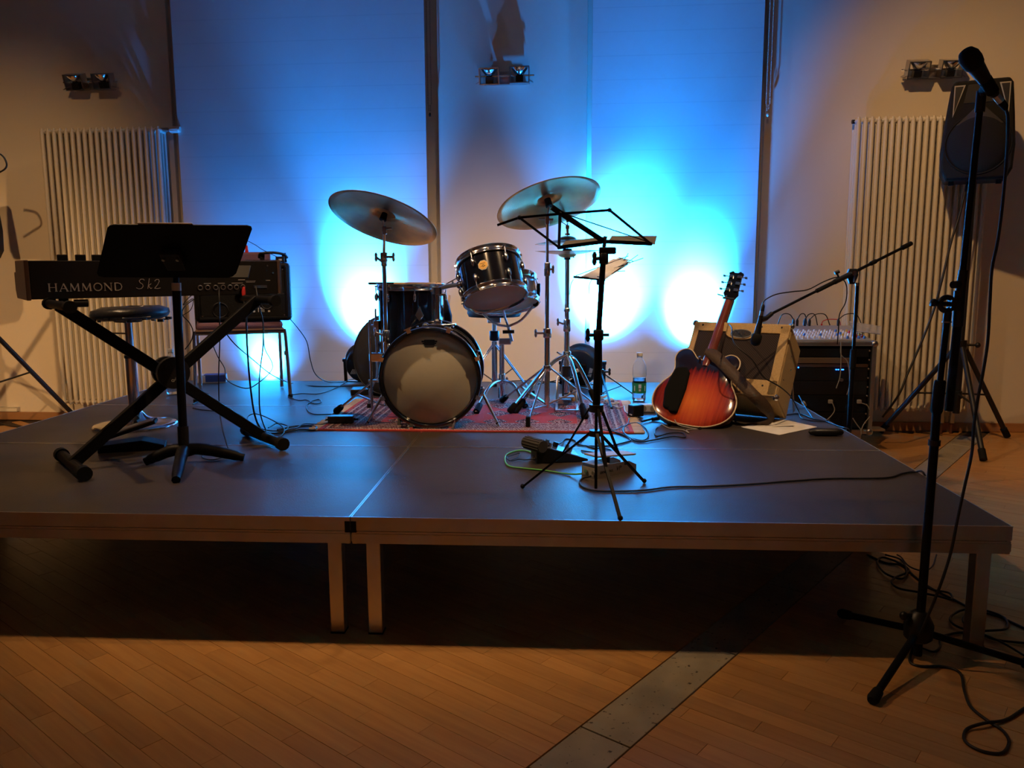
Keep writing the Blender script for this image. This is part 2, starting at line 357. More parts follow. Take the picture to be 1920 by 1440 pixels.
# guls: offset lozenges
gx = mth('SUBTRACT', mth('FRACT', mth('MULTIPLY', X, 6.2)), .5); gy = mth('SUBTRACT', mth('FRACT', mth('ADD', mth('MULTIPLY', Yc, 4.6), .5)), .5)
loz = mth('ADD', mth('ABSOLUTE', gx), mth('ABSOLUTE', gy))
isg = mth('LESS_THAN', loz, .40); isg2 = mth('LESS_THAN', loz, .20); rimg = mth('MULTIPLY', mth('GREATER_THAN', loz, .22), mth('LESS_THAN', loz, .30))
vo = n('ShaderNodeTexVoronoi'); vo.inputs['Scale'].default_value = 95; L(tc.outputs['Object'], vo.inputs['Vector'])
spk = mth('LESS_THAN', vo.outputs['Distance'], .38)
def mixc(f, c1, c2):
    x = n('ShaderNodeMix'); x.data_type = 'RGBA'; L(f, x.inputs[0])
    for i, c in ((6, c1), (7, c2)):
        if isinstance(c, tuple): x.inputs[i].default_value = (*c, 1)
        else: L(c, x.inputs[i])
    return x.outputs[2]
RED = (.46, .045, .035); DK = (.055, .020, .035); CR = (.66, .56, .48); MAR = (.16, .018, .03)
gul = mixc(mth('MULTIPLY', spk, .9), DK, CR); field = mixc(isg, RED, gul); field = mixc(isg2, field, mixc(spk, MAR, CR))
bord = mixc(stripe, MAR, DK); bord = mixc(mth('MULTIPLY', spk, .55), bord, CR); bord = mixc(dash, bord, CR)
inb = mth('LESS_THAN', mth('MINIMUM', mth('SUBTRACT', ex, .06), ey), .20)
c = mixc(inb, field, bord); c = mixc(mth('LESS_THAN', ed, .016), c, (.55, .06, .045)); L(c, b.inputs['Base Color'])

# ================================================================== THE SETTING
def structure(o): o['kind'] = 'structure'; return o
floor = structure(build('floor', MB().box((0, -1.7, -.0565), (13, 10.8, .10)), M_gap))
structure(build('ceiling', MB().box((0, -1.7, 4.66), (13, 10.8, .1)), M_hall))
structure(build('wall_left', MB().box((-6.2, -1.7, 2.3), (.1, 10.6, 4.62)), M_hall))
structure(build('wall_right', MB().box((6.2, -1.7, 2.3), (.1, 10.6, 4.62)), M_hall))
structure(build('wall_front', MB().box((0, -7.0, 2.3), (12.5, .1, 4.62)), M_hall))
u_ = V((math.cos(math.radians(36)), -math.sin(math.radians(36)), 0)); v_ = V((-u_.y, u_.x, 0))
PW, PL = .060, .46; SU0, SU1 = .840, .993
cand = []
for iv in range(-95, 130):
    vv = iv*PW; off = ((iv*0.381) % 1)*PL
    uu = -7.5+off
    while uu < 7.5:
        for (a, b_) in ((uu, min(uu+PL, SU0)), (max(uu, SU1), uu+PL)):
            if b_-a < .004: continue
            c = u_*((a+b_)/2)+v_*(vv+PW/2)
            if not (-1.12 < c.y < 3.38 and -6.0 < c.x < 6.0): continue
            if abs(c.x) < 1.98 and c.y > 1.1: continue
            d = c-CAM; zc = d.dot(Fw)
            if zc < .05: continue
            px = 960+FPX*d.dot(Rt)/zc; py = 720-FPX*d.dot(Up)/zc
            hid = (abs(c.x) < 1.98 and c.y > .75) or not (-60 < px < 1980 and 700 < py < 1500)
            cand.append((zc+(5 if hid else 0), c, b_-a))
        uu += PL
cand.sort(key=lambda t: t[0])
rz = math.atan2(u_.y, u_.x); RZ = Matrix.Rotation(rz, 4, 'Z')
full = {}
rest = MB().box((0, -4.05, -.003), (12.2, 5.8, .0055))
for i, (zc, c, l) in enumerate(cand):
    l = round(max(l-.0012, .003), 3)
    if i < 296:
        if l not in full:
            me = bpy.data.meshes.new('plank'); mb = MB().box((0, 0, -.003), (l, PW-.0012, .0059))
            me.from_pydata([tuple(p) for p in mb.v], [], mb.f); me.materials.append(M_oak); full[l] = me
        o = bpy.data.objects.new('plank', full[l]); col.objects.link(o); o.parent = floor
        o.location = (c.x, c.y, -.0006*((i*7) % 3)/3); o.rotation_euler = (0, 0, rz)
    else:
        rest.box((0, 0, -.003), (l, PW-.0012, .0058), Matrix.Translation(c) @ RZ)
build('plank_field', rest, M_oak, floor, kind='stuff')
jv = [-.62, -.40, -.175, .045, .66, 1.26, 1.88, 2.5, 3.12, 3.74, 4.3, 4.65]
for a, b_ in zip(jv, jv[1:]):
    c = u_*((SU0+SU1)/2)+v_*((a+b_)/2)
    o = build('stone_slab', MB().box((0, 0, -.005), (SU1-SU0-.008, b_-a-.006, .0105)), M_stone, floor, bevel=.0015)
    o.location = c; o.rotation_euler = (0, 0, rz)
# back wall with flat piers between the covered windows
xa = WPx(322, 200)[0]; xb = WPx(823, 300)[0]; xc = WPx(1101, 200)[0]; xd = WPx(1436, 150)[0]
wall = MB().box((0, .15, 2.25), (13, .22, 4.5), WM)
wallo = structure(build('wall_back', wall, M_wall))
for k, (a, b_) in enumerate(((-6.5, xa), (xb, xc), (xd, 6.5))):
    structure(build('trim_%d' % (k+1), MB().box(((a+b_)/2, .019, 2.25), (b_-a, .042, 4.5), WM), M_wall, bevel=.004))
structure(build('baseboard_right', MB().box((4.4, -.012, .032), (4.1, .02, .062), WM), M_base, bevel=.003))
structure(build('baseboard_left', MB().box((-4.3, -.012, .032), (4.4, .02, .062), WM), M_base, bevel=.003))
structure(build('trim_4', MB().box((-4.75, -.016, .085), (2.35, .03, .036), WM).box((-4.75, -.036, .104), (2.35, .010, .004), WM), M_whitep, bevel=.002))

# ---- roller blinds
def blind(pxl, pxr, label, chain_px):
    a = WPx(pxl, 200, .075)[0]; b_ = WPx(pxr, 200, .075)[0]
    t = thing('roller_blind', label, 'blind', wl((a+b_)/2, .075, .25), group=None)
    build('fabric', MB().box(((a+b_)/2, -.075, 2.33), (b_-a, .003, 4.16), WM), M_blind, t)
    build('bottom_bar', MB().box(((a+b_)/2, -.075, .245), (b_-a, .014, .03), WM), M_grey, t)
    cx, cz = WPx(chain_px, 215, .05)
    ch = MB()
    for q in (-.012, .012):
        zz = cz+.03
        while zz < 3.2: ch.sphere((cx+q*(1 if zz > cz+.07 else .5), -.05, zz), .0032, 6, 4, WM); zz += .011
    ch.sphere((cx, -.05, cz), .009, 8, 6, WM, (1, 1, 1.6))
    build('pull_chain', ch, M_whitep if chain_px > 1000 else M_blkm, t)
blind(331, 798, 'wide pale roller blind behind the keyboard and cymbal, left window', 806)
blind(1110, 1427, 'narrower pale roller blind behind the sunburst guitar, right window', 1439)

# ---- column radiators
def radiator(px0, px1, ytop, ybot, name_label, py1=250, valve=None, feet=None):
    x0 = WPx(px0, ytop+8, .13)[0]; x1 = WPx(px1, py1, .13)[0]
    z1 = WPx((px0+px1)/2, ytop, .13)[1]; z0 = WPx((px0+px1)/2, ybot, .13)[1]
    n_ = 20; pit = (x1-x0)/(n_-1)
    t = thing('column_radiator', name_label, 'radiator', wl((x0+x1)/2, .08, max(z0, 0)), M=Matrix.Translation(wl(x0, 0, 0)) @ Matrix.Rotation(math.atan2(WX.y, WX.x), 4, 'Z'))
    mb = MB()
    for y, tr__ in ((-.135, .0150), (-.09, .0115), (-.045, .0115)):
        mb.tube([(0, y, z0+.012), (0, y, z0+.05), (0, y, z1-.05), (0, y, z1-.012)], [.008, tr__, tr__, .008], 10)
    for z in (z0+.035, z1-.035):
        mb.tube([(0, -.147, z), (0, -.138, z), (0, -.042, z), (0, -.033, z)], [.006, .017, .017, .006], 8)
        mb.cyl((-pit/2, -.09, z), (pit/2, -.09, z), .014, n=8)
    c0 = build('column', mb, M_white, t, local=True)
    for i in range(1, n_):
        c = c0.copy(); col.objects.link(c); c.parent = t; c.location = (pit*i, 0, 0)
    W_ = pit*(n_-1)
    br = MB()
    for fx in (.16, W_-.16):
        br.box((fx, -.03, z1-.12), (.03, .06, .05)); br.box((fx, -.03, z0+.12), (.03, .06, .05))
    build('bracket', br, M_white, t, local=True)
    if valve == 'left':
        v = MB(); v.cyl((W_, -.09, z1-.03), (W_+.05, -.09, z1-.03), .016).cyl((W_+.05, -.09, z1-.03), (W_+.075, -.09, z1-.03), .013)
        build('valve_body', v, M_chrome2, t, local=True)
        v = MB().cyl((W_+.07, -.09, z1-.03), (W_+.145, -.09, z1-.028), .021, .019, 20)
        for k in range(12):
            a = k*math.pi/6; v.cyl((W_+.078, -.09+.0215*math.cos(a), z1-.03+.0215*math.sin(a)), (W_+.13, -.09+.0205*math.cos(a), z1-.028+.0205*math.sin(a)), .0028, n=5)
        build('thermostat_head', v, M_whitep, t, local=True)
        v = MB().cyl((.03, -.09, z0+.03), (.03, -.09, .0), .011)
        build('pipe', v, M_white, t, local=True)
    else:
        for dx in (-.012, .055):
            v = MB().cyl((W_-.13+dx, -.09, z0+.03), (W_-.13+dx, -.09, z0-.045), .016).cyl((W_-.13+dx, -.09, z0-.03), (W_-.13+dx, -.09, z0-.075), .021, n=6)
            build('valve_body', v, M_chrome2, t, local=True)
            build('pipe', MB().cyl((W_-.13+dx, -.09, z0-.07), (W_-.13+dx, -.09, .0), .010), mat('copper_pipe', (.16, .06, .03), .5, .4), t, local=True)
        build('end_cap', MB().cyl((-.03, -.09, z1-.035), (-.01, -.09, z1-.035), .014), M_blk, t, local=True)
radiator(79, 297, 236, 762, 'tall white column radiator behind the keyboard stand and bar stool', valve='left')
radiator(1610, 1833, 214, 774, 'tall white column radiator behind the loudspeaker and rack case', py1=500)

# ---- twin chrome wall lamps
def walllamp(px, py, label, tilt):
    cx, cz = WPx(px, py)
    t = thing('wall_lamp', label, 'wall lamp', wl(cx, 0, cz), M=WM @ Matrix.Translation((cx, 0, cz)), group=None)
    build('back_plate', MB().box((0, -.010, 0), (.12, .02, .085)).box((0, -.02, -.045), (.30, .03, .006)), M_chrome2, t, local=True, bevel=.002)
    build('arm', MB().cyl((-.205, -.075, .0), (.205, -.075, 0), .006).box((0, -.04, 0), (.04, .07, .02)), M_chrome, t, local=True)
    for s, tl in ((-1, tilt[0]), (1, tilt[1])):
        M = Matrix.Translation((s*.105, -.085, 0)) @ Matrix.Rotation(tl, 4, 'X')
        f = MB()      # square frame round the lamp
        for zz in (-.052, .052): f.box((0, 0, zz), (.135, .07, .006), M)
        for xx in (-.066, .066): f.box((xx, 0, 0), (.006, .07, .11), M)
        fo = build('lamp_frame', f, M_chrome2, t, local=True)
        rf = MB().lathe([(.016, -.004), (.036, .012), (.052, .036), (.056, .046)], 24, M)
        build('reflector', rf, M_chrome, fo, local=True)
        build('bulb_holder', MB().box((0, 0, -.026), (.05, .045, .042), M), M_blk, fo, local=True)
        build('shutter_wing', MB().box((s*.088, -.005, .002), (.035, .05, .004), M @ Matrix.Rotation(s*.5, 4, 'Y')), M_chrome2, fo, local=True)
walllamp(181, 158, 'small twin chrome wall lamp above the radiator behind the keyboard', (.35, .25))
walllamp(948, 147, 'small twin chrome wall lamp between the two blinds, lit blue', (.30, .05))
walllamp(1741, 135, 'small twin chrome wall lamp beside the tall microphone, above a radiator', (.4, .35))

# ---- stage platforms
def platform(label):
    t = thing('stage_platform', label, 'stage platform', (0, 0, 0))
    build('deck_panel', MB().box((1.0, .5, .3905), (1.992, .992, .019)), M_deck, t)
    def rail(x0, y0, x1, y1):
        lx, ly = x1-x0, y1-y0; m = MB(); cx, cy = (x0+x1)/2, (y0+y1)/2
        thin = 'y' if ly < lx else 'x'
        for (z0, z1, ins) in ((.357, .3995, 0), (.3535, .357, .006), (.346, .3535, .002), (.322, .346, 0), (.314, .322, .004)):
            dx, dy = (lx, ly-ins*2) if thin == 'y' else (lx-ins*2, ly)
            m.box((cx, cy, (z0+z1)/2), (dx, dy, z1-z0))
        return m
    for r in ((.003, .0015, 1.997, .022), (.003, .978, 1.997, .9985)):
        q = build('frame_rail', rail(*r), M_alu, t); build('edge_strip', MB().box(((r[0]+r[2])/2, r[1]+.0015 if r[1] < .5 else r[3]-.0015, .4002), (1.996, .003, .0015)), M_aluEdge, q)
    for r in ((.0015, .003, .022, .997), (1.978, .003, 1.9985, .997)):
        q = build('frame_rail', rail(*r), M_alu, t); build('edge_strip', MB().box((r[0]+.0015 if r[0] < .5 else r[2]-.0015, .5, .4002), (.004, .996, .0015)), M_aluEdge, q)
    for x in (.062, 1.938):
        for y in (.055, .945):
            g = build('leg', MB().box((x, y, .163), (.045, .045, .318)), M_alu, t, bevel=.003)
            build('foot_cap', MB().box((x, y, .003), (.047, .047, .006)), M_rub, g)
    for x in (.010, 1.990):
        build('corner_latch', MB().box((x, .0025, .369), (.016, .006, .036)), M_blkm, t)
        build('latch_bolt', MB().cyl((x, .006, .360), (x, .006, .381), .005, n=8), M_alu, t)
    return t
def copy_tree(o, parent=None):
    c = o.copy(); col.objects.link(c)
    if parent is not None: c.parent = parent
    for ch in list(o.children): copy_tree(ch, c)
    return c
pl0 = platform('front right stage platform carrying the wire music stand and the pedals')
for (x, y, lb) in ((-2, 0, 'front left stage platform carrying the keyboard stand and pole music stand'),
                   (-2, 1, 'middle left stage platform carrying the bar stool and the left part of the rug'),
                   (0, 1, 'middle right stage platform carrying the rug, bass drum and guitar'),
                   (-2, 2, 'rear left stage platform by the wall, carrying the chair'),
                   (0, 2, 'rear right stage platform by the wall, carrying the blue uplight')):
    c = copy_tree(pl0); c.location = (x, y, 0); c['label'] = lb
for o in list(bpy.data.objects):
    if o.name.startswith(('corner_latch', 'latch_bolt')) and o.parent is not None:
        lx_ = sum(v.co.x for v in o.data.vertices)/len(o.data.vertices)+o.parent.location.x
        if abs(lx_) > .5: bpy.data.objects.remove(o)

# ---- blue uplights (black cans)
def uplight(a, b_, label, stand):
    a = V(a); d = (V(b_)-a).normalized()
    t = thing('stage_uplight', label, 'stage light', (a.x, a.y, stand))
    M = frame(a, d, (1, 0, 0))
    build('housing', MB().lathe([(.128, 0.0), (.130, -.004), (.130, -.012), (.122, -.018), (.122, -.090), (.112, -.100), (.05, -.106), (1e-4, -.106)], 36, M), M_blk, t)
    build('rim', MB().ring(.128, .006, 36, 8, M), M_blk, t)
    build('lens', MB().lathe([(1e-4, -.010), (.112, -.010), (.112, -.006), (1e-4, -.006)], 30, M), mat('uplight_lens', (.02, .1, .3), .2, emit=(.03, .4, 1), es=3), t)
    v = MB()
    for k in range(9):
        for s in (-1, 1): v.box((s*(.050+.0)+.0, .070-.0+.0-.006*k*0+.0, -.107), (.001, .001, .001), M)
    vent = MB()
    for k in range(8): vent.box((-.062+.007*k, .068-.0035*k, -.104), (.003, .038, .004), M @ Matrix.Rotation(.5, 4, 'Z'))
    build('cooling_vent', vent, M_grey, t)
    build('electronics_box', MB().box((.02, -.01, -.115), (.075, .05, .028), M), M_blkm, t, bevel=.004)
    build('rating_plate', MB().box((.085, .0, -.1045), (.022, .06, .002), M @ Matrix.Rotation(.25, 4, 'Z')), M_grey, t)
    yk = MB(); sd = V((1, 0, 0))
    for s in (-1, 1):
        yk.bar(a+sd*s*.140, V((a.x+s*.140, a.y+.01, stand+.004)), .022, .005, (0, 1, 0)); yk.cyl(a+sd*s*.128, a+sd*s*.155, .012)
    yk.bar(V((a.x-.142, a.y+.01, stand+.004)), V((a.x+.142, a.y+.01, stand+.004)), .024, .006)
    build('yoke', yk, M_blk, t)
    return t, M
for i, (a, b_, e, e2) in enumerate(UPL):
    lbl = ['black round uplight on the floor behind the chair with the amplifier', 'black round uplight behind the floor tom and round case', 'black round uplight seen from behind near the hi-hat, cable showing', 'black round uplight behind the tilted tweed guitar amplifier'][i]
    st = .4 if a[1] < 3 else 0.0
    up, upM = uplight(a, b_, lbl, st)
    if i == 2:
        hd = MB().tube(smooth([upM @ V((-.05, .125, -.05)), upM @ V((-.03, .150, -.06)), upM @ V((.04, .150, -.06)), upM @ V((.075, .118, -.05))]), .007, 6)
        build('carry_handle', hd, M_chrome2, up)
        build('cable_gland', MB().cyl(upM @ V((.005, .005, -.10)), upM @ V((.005, .005, -.15)), .014, .011), M_whitep, up)
        build('power_lead', MB().tube(smooth([upM @ V((.005, .005, -.148)), upM @ V((-.03, .055, -.19)), upM @ V((-.085, .03, -.19)), upM @ V((-.075, -.06, -.17)), upM @ V((-.06, -.08, -.16)), upM @ V((-.10, -.11, -.17)), D(1155, 715, .01)]), .005, 7), M_whitep, up)
        build('red_wire', MB().tube(smooth([upM @ V((-.01, -.005, -.13)), upM @ V((-.04, -.02, -.14)), upM @ V((-.05, -.05, -.135))]), .0018, 5), M_redp, up)

# ================================================================== DRUM KIT
def drum(name, label, c, axis, R, Ld, shell_m, top_m, bot_m, nl, ex=None, badge=None, cat='drum', hoop_m=None, lugmode='split', ph=0):
    """axis points from the bottom/resonant head to the top/batter head; c = centre"""
    hoop_m = hoop_m or M_chrome
    M = frame(c, axis, ex); t = thing(name, label, cat, M=M)
    h = Ld/2
    build('shell', MB().lathe([(R, -h+.012), (R, h-.012)], 48, None), shell_m, t, local=True)
    for s, nm, mm in ((1, 'batter_head', top_m), (-1, 'resonant_head', bot_m)):
        build(nm, MB().lathe([(1e-4, s*(h+.001)), (R-.006, s*(h+.001)), (R+.002, s*(h-.006)), (R+.003, s*(h-.02))] if s > 0 else [(R+.003, s*(h-.02)), (R+.002, s*(h-.006)), (R-.006, s*(h+.001)), (1e-4, s*(h+.001))], 48), mm, t, local=True)
        a, b_ = (h-.022, h+.012)
        pr = [(R+.004, a), (R+.010, a), (R+.011, a+.003), (R+.007, a+.006), (R+.007, b_-.004), (R+.011, b_-.001), (R+.010, b_+.001), (R+.004, b_), (R+.004, a)]
        build('hoop', MB().lathe([(r, s*z) for r, z in pr], 48), hoop_m, t, local=True)
    for k in range(nl):
        a = 2*math.pi*k/nl+ph; Mk = Matrix.Rotation(a, 4, 'Z')
        if lugmode == 'split':
            for s in (1, -1):
                m = MB().sphere((R+.010, 0, s*(h-.058)), .012, 10, 6, Mk, (.9, .75, 2.0)); m.cyl((R+.012, 0, s*(h-.04)), (R+.012, 0, s*(h+.002)), .0032, n=6, M=Mk)
                m.box((R+.012, 0, s*(h-.001)), (.012, .014, .008), Mk)
                build('lug', m, M_chrome, t, local=True)
        else:
            m = MB().box((R+.009, 0, 0), (.016, .016, Ld*.42), Mk).cyl((R+.012, 0, -h-.004), (R+.012, 0, h+.004), .0032, n=6, M=Mk)
            for s in (1, -1): m.box((R+.012, 0, s*(h-.001)), (.012, .014, .008), Mk)
            build('lug', m, M_chrome, t, local=True, bevel=.002)
    if badge is not None:
        Mb = Matrix.Rotation(badge, 4, 'Z') @ frame((R+.0015, 0, .0), (1, 0, 0), (0, 1, 0))
        oc = [(.021*math.cos(math.pi*(k+.5)/4), .021*math.sin(math.pi*(k+.5)/4)) for k in range(8)]
        bg = build('badge', MB().prism(oc, 0, .0015, Mb), M_gold, t, local=True)
        build('badge_rim', MB().prism([(x*1.13, y*1.13) for x, y in oc], -.0006, .0008, Mb), M_chrome2, bg, local=True)
        rr = MB().ring(.006, .0012, 12, 5, Mb @ Matrix.Translation((0, -.004, .002)))
        for q in (-.009, .004): rr.box((q+.003, .009, .0017), (.007, .0018, .0008), Mb); rr.box((q+.003, -.013, .0017), (.006, .0016, .0008), Mb)
        build('badge_print', rr, M_txtd, bg, local=True)
    return t, M
# bass drum, front head towards the room
BC = P(808, 707, Y=1.40); BR = .222
bax = V((-.06, 1, .02)).normalized()
bdc = V((BC.x, 1.39, .650))+bax*.16
bd, bM = drum('bass_drum', 'black bass drum with cream front head, lying on its side on the rug', bdc, bax, BR, .36, M_lacq, M_headc, M_head, 8, ex=(1, 0, 0), hoop_m=M_lacq, lugmode='split', ph=.39)
bmi = lambda p: bM @ V(p)
# wooden hoops of the bass drum
for s in (-1, 1):
    z = s*.18
    build('wood_hoop', MB().lathe([(BR+.006, z-.022), (BR+.019, z-.022), (BR+.021, z-.018), (BR+.021, z+.018), (BR+.019, z+.022), (BR+.006, z+.022), (BR+.006, z-.022)], 56), M_lacq, bd, local=True)
    build('chrome_inlay', MB().lathe([(BR+.0212, z-.008), (BR+.0222, z-.006), (BR+.0222, z+.006), (BR+.0212, z+.008)], 56), M_chrome2, bd, local=True)
for k in range(8):
    a = 2*math.pi*k/8+.39; Mk = Matrix.Rotation(a, 4, 'Z')
    m = MB().box((BR+.022, 0, -.2), (.020, .020, .012), Mk).cyl((BR+.028, 0, -.21), (BR+.028, 0, -.10), .0035, n=6, M=Mk)
    if k in (1, 2, 5, 6): m.box((BR+.034, 0, -.205), (.006, .036, .006), Mk)
    build('claw_hook', m, M_chrome, bd, local=True)
# small printed logo near the top of the head: dark box with wings
ez = (0, 0, -1)
LM = frame((0, BR*.76, -.1825), (0, 0, -1), (-1, 0, 0))
upl = 1 if (bM.to_3x3() @ V((0, 1, 0))).z > 0 else -1
LM = frame((0, upl*BR*.76, -.1818), (0, 0, -1), (1, 0, 0))
lg = MB().box((0, 0, 0), (.050, .028, .0006), LM).box((0, .006, 0), (.074, .008, .0005), LM).box((0, -.003, 0), (.064, .007, .0005), LM).box((0, -.019, 0), (.044, .003, .0005), LM)
build('head_print', lg, M_txtd, bd, local=True)
# spurs and little feet
for s, px, py in ((-1, 686, 797), (1, 936, 799)):
    a = bmi((0, 0, -.05))+V((s*(BR+.015), 0, -.10)); e = D(px, py, .006)
    m = MB().cyl(a+V((0, 0, .02)), e, .0075, .006, 8); build('spur', m, M_chrome2, bd); build('spur_tip', MB().cyl(e+(a-e).normalized()*.02, e, .008, .003, 8), M_rub, bd)
    build('spur_bracket', MB().box(tuple(a+V((0, 0, .015))), (.03, .05, .04)), M_chrome, bd, bevel=.006)
for px in (767, 848):
    e = D(px, 806, .004); a = V((e.x+(.01 if px > 800 else -.01), bmi((0, 0, -.18)).y, bdc.z-BR*.93))
    build('hoop_foot', MB().cyl(a, e, .007, .005, 7).sphere(tuple(a), .013, 8, 6), M_chrome2, bd)
build('rim_clamp_foot', MB().bar(D(748, 800, .0)+V((0, 0, .0)), D(748, 800, 0)+V((.0, .04, .06)), .016, .008), M_blk, bd)
# mount on top of the bass drum: diamond plate, post and ball arm
topz = bdc.z+BR
mp_ = V((P(808, 618, Y=1.52).x, 1.52, topz))
dm = MB(); dp = P(786, 588, Y=1.50)
dm.prism([(0, -.028), (.020, .0), (0, .045), (-.020, 0)], 0, .012, frame(P(787, 592, Y=1.49), (0, -1, .25), (1, 0, 0)))
build('mount_diamond', dm, M_chrome, bd)
pb = P(821, 610, Y=1.62); pt = P(823, 543, Y=1.62)
build('tom_post', MB().cyl(V((pb.x, 1.62, topz-.01)), V((pb.x, 1.62, pt.z)), .0125, n=14), M_chrome, bd)
pm = MB().box((pb.x, 1.60, topz+.004), (.08, .07, .022)).sphere((pb.x-.055, 1.58, topz+.006), .018, 10, 6).sphere((pb.x, 1.62, topz+.022), .022, 10, 6)
pm.cyl((pb.x+.03, 1.56, topz+.01), (pb.x+.10, 1.54, topz+.018), .006, n=6)
build('post_base', pm, M_chrome, bd, bevel=.005)
tb = V((pb.x, 1.62, pt.z))
armE = P(858, 534, Y=1.60)
hm = MB().cyl(tb+V((0, 0, -.022)), tb+V((0, 0, .012)), .027, n=18).sphere(tuple(tb+V((-.025, 0, -.004))), .013, 8, 6).box(tuple(tb+V((.02, 0, -.024))), (.05, .03, .014))
build('holder_block', hm, M_chrome, bd, bevel=.003)
build('holder_arm', MB().tube(smooth([tb, tb*.5+armE*.5+V((0, 0, .004)), armE]), .0105, 8), M_chrome2, bd)
wing = MB().cyl(armE+V((-.02, -.03, .01)), armE+V((-.02, -.045, .02)), .005, n=6); wing.bar(armE+V((-.05, -.045, .005)), armE+V((.012, -.045, .038)), .008, .005)
build('wing_bolt', wing, M_chrome2, bd)

# image-aligned axis helper: image roll + lean away
def axis_im(right, up_, fwd, px=960, py=720):      # direction given across, up and away as seen along the ray of a pixel
    d = ray(px, py).normalized(); rr = (Rt-d*Rt.dot(d)).normalized(); uu = rr.cross(d)
    return (rr*right+uu*up_+d*fwd).normalized()
# mounted tom
tax = axis_im(-.17, .88, .40, 921, 518)
TR = .152
tcen = P(922, 523, Y=1.60)
tom, tM = drum('tom_drum', 'black mounted tom with brass octagon badge, tilted above the bass drum', tcen, tax, TR, .20, M_lacq, M_head, M_headc, 6, ex=(1, 0, 0), badge=None, ph=.05)
# badge towards camera-left of the shell
inv = tM.to_3x3().inverted(); vd = inv @ (P(894, 497, Y=1.3)-tM.to_translation())
ba = math.atan2(vd.y, vd.x)
Mb = Matrix.Rotation(ba, 4, 'Z') @ frame((TR+.0012, 0, .012), (1, 0, 0), (0, 1, 0))
oc = [(.023*math.cos(math.pi*(k+.5)/4), .023*math.sin(math.pi*(k+.5)/4)) for k in range(8)]
bg = build('badge', MB().prism(oc, 0, .0015, Mb), M_gold, tom, local=True)
build('badge_rim', MB().prism([(x*1.14, y*1.14) for x, y in oc], -.0006, .0008, Mb), M_chrome2, bg, local=True)
rr = MB().ring(.005, .0012, 12, 5, Mb @ Matrix.Translation((0, -.004, .002)))
for q in (-.010, -.004, .002, .008): rr.box((q, .009, .0017), (.004, .0035, .0008), Mb)
for q in (-.010, .008): rr.box((q, -.005, .0017), (.006, .0018, .0008), Mb)
build('badge_print', rr, M_txtd, bg, local=True)
ml = MB().sphere(tuple(armE+V((.01, 0, -.0))), .02, 10, 6).cyl(armE, armE+(tcen-armE).normalized()*.05, .016, n=10)
build('mount_bracket', ml, M_chrome, tom)

# floor tom
FY = 2.0
ftc = P(771, 560, Y=FY); FR_ = .178; ftop = P(771, 536, Y=FY).z
ft, fM = drum('floor_tom', 'deep black floor tom standing on the rug behind the bass drum', (ftc.x, FY, ftop-.19), (0, .0, 1), FR_, .38, M_lacq, M_head, M_headc, 8, lugmode='split', ph=.28)
for k, (ang, px) in enumerate(((200, 0), (320, 0), (80, 0))):
    a = math.radians(ang); q = V((ftc.x+(FR_+.018)*math.cos(a), FY+(FR_+.018)*math.sin(a), 0))
    out = V((math.cos(a), math.sin(a), 0))
    build('leg', MB().tube([q+V((0, 0, ftop-.12)), q+V((0, 0, .62)), q+V((0, 0, .57))+out*.004, q+out*.045+V((0, 0, .50)), q+out*.05+V((0, 0, .415))], .0055, 8), M_chrome2, ft)
    build('leg_foot', MB().cyl(q+out*.05+V((0, 0, .43)), q+out*.05+V((0, 0, .405)), .010, .012, 10), M_rub, ft)
    build('leg_bracket', MB().box(tuple(q+V((0, 0, ftop-.21))-out*.004), (.03, .03, .05)).cyl(q+V((0, 0, ftop-.21)), q+out*.03+V((0, 0, ftop-.21)), .005, n=6), M_chrome, ft, bevel=.005)
# snare
SC = P(946, 549, Y=2.12); sax = axis_im(-.10, .93, .27, 946, 549)
sn, sM = drum('snare_drum', 'grey metal snare drum behind the tom, tilted on its basket stand', SC, sax, .178, .135, M_snare, M_head, M_headc, 10, lugmode='tube', ph=.2)
# strainer throw on the right side of the snare
q = SC+axis_im(1, .08, -.1)*.19
build('strainer', MB().box(tuple(q), (.018, .03, .07)).box(tuple(q+V((.006, -.01, .01))), (.01, .012, .05)), M_blk, sn, bevel=.004)

def cymbal_mesh(R, bell=.055, bow=.030, bh=.026):
    pr = [(.006, bow+bh)]
    for i in range(1, 7): a = i/6*math.pi/2; pr.append((bell*math.sin(a), bow+bh*(math.cos(a))))
    for i in range(1, 9): x = bell+(R-bell)*i/8; pr.append((x, bow*(1-((x-bell)/(R-bell))**1.25)))
    lo = [(r, z-.0014) for r, z in pr[::-1]]
    return MB().lathe(pr+lo, 72)
def cymbal(label, c, n_, R, name='cymbal', local_flip=False, **kw):
    M = frame(c, n_); t = thing(name, label, 'cymbal', M=M)
    build('bronze_plate', cymbal_mesh(R, **kw), M_bronze, t, local=True)
    return t, M
def flat_leg(root, a, b_, w_=.018, th=.007, name='leg', m=None, foot=True, footm=None):
    a, b_ = V(a), V(b_)
    l = build(name, MB().bar(a, b_, w_, th, (0, 0, 1)), m or M_chrome2, root, bevel=.0015)
    if foot:
        d = (b_-a).normalized()
        build('rubber_foot', MB().tube([b_-d*.055, b_-d*.045, b_-d*.004, b_+d*.004], [.013, .016, .018, .012], 8), M_rub, l)
    return l
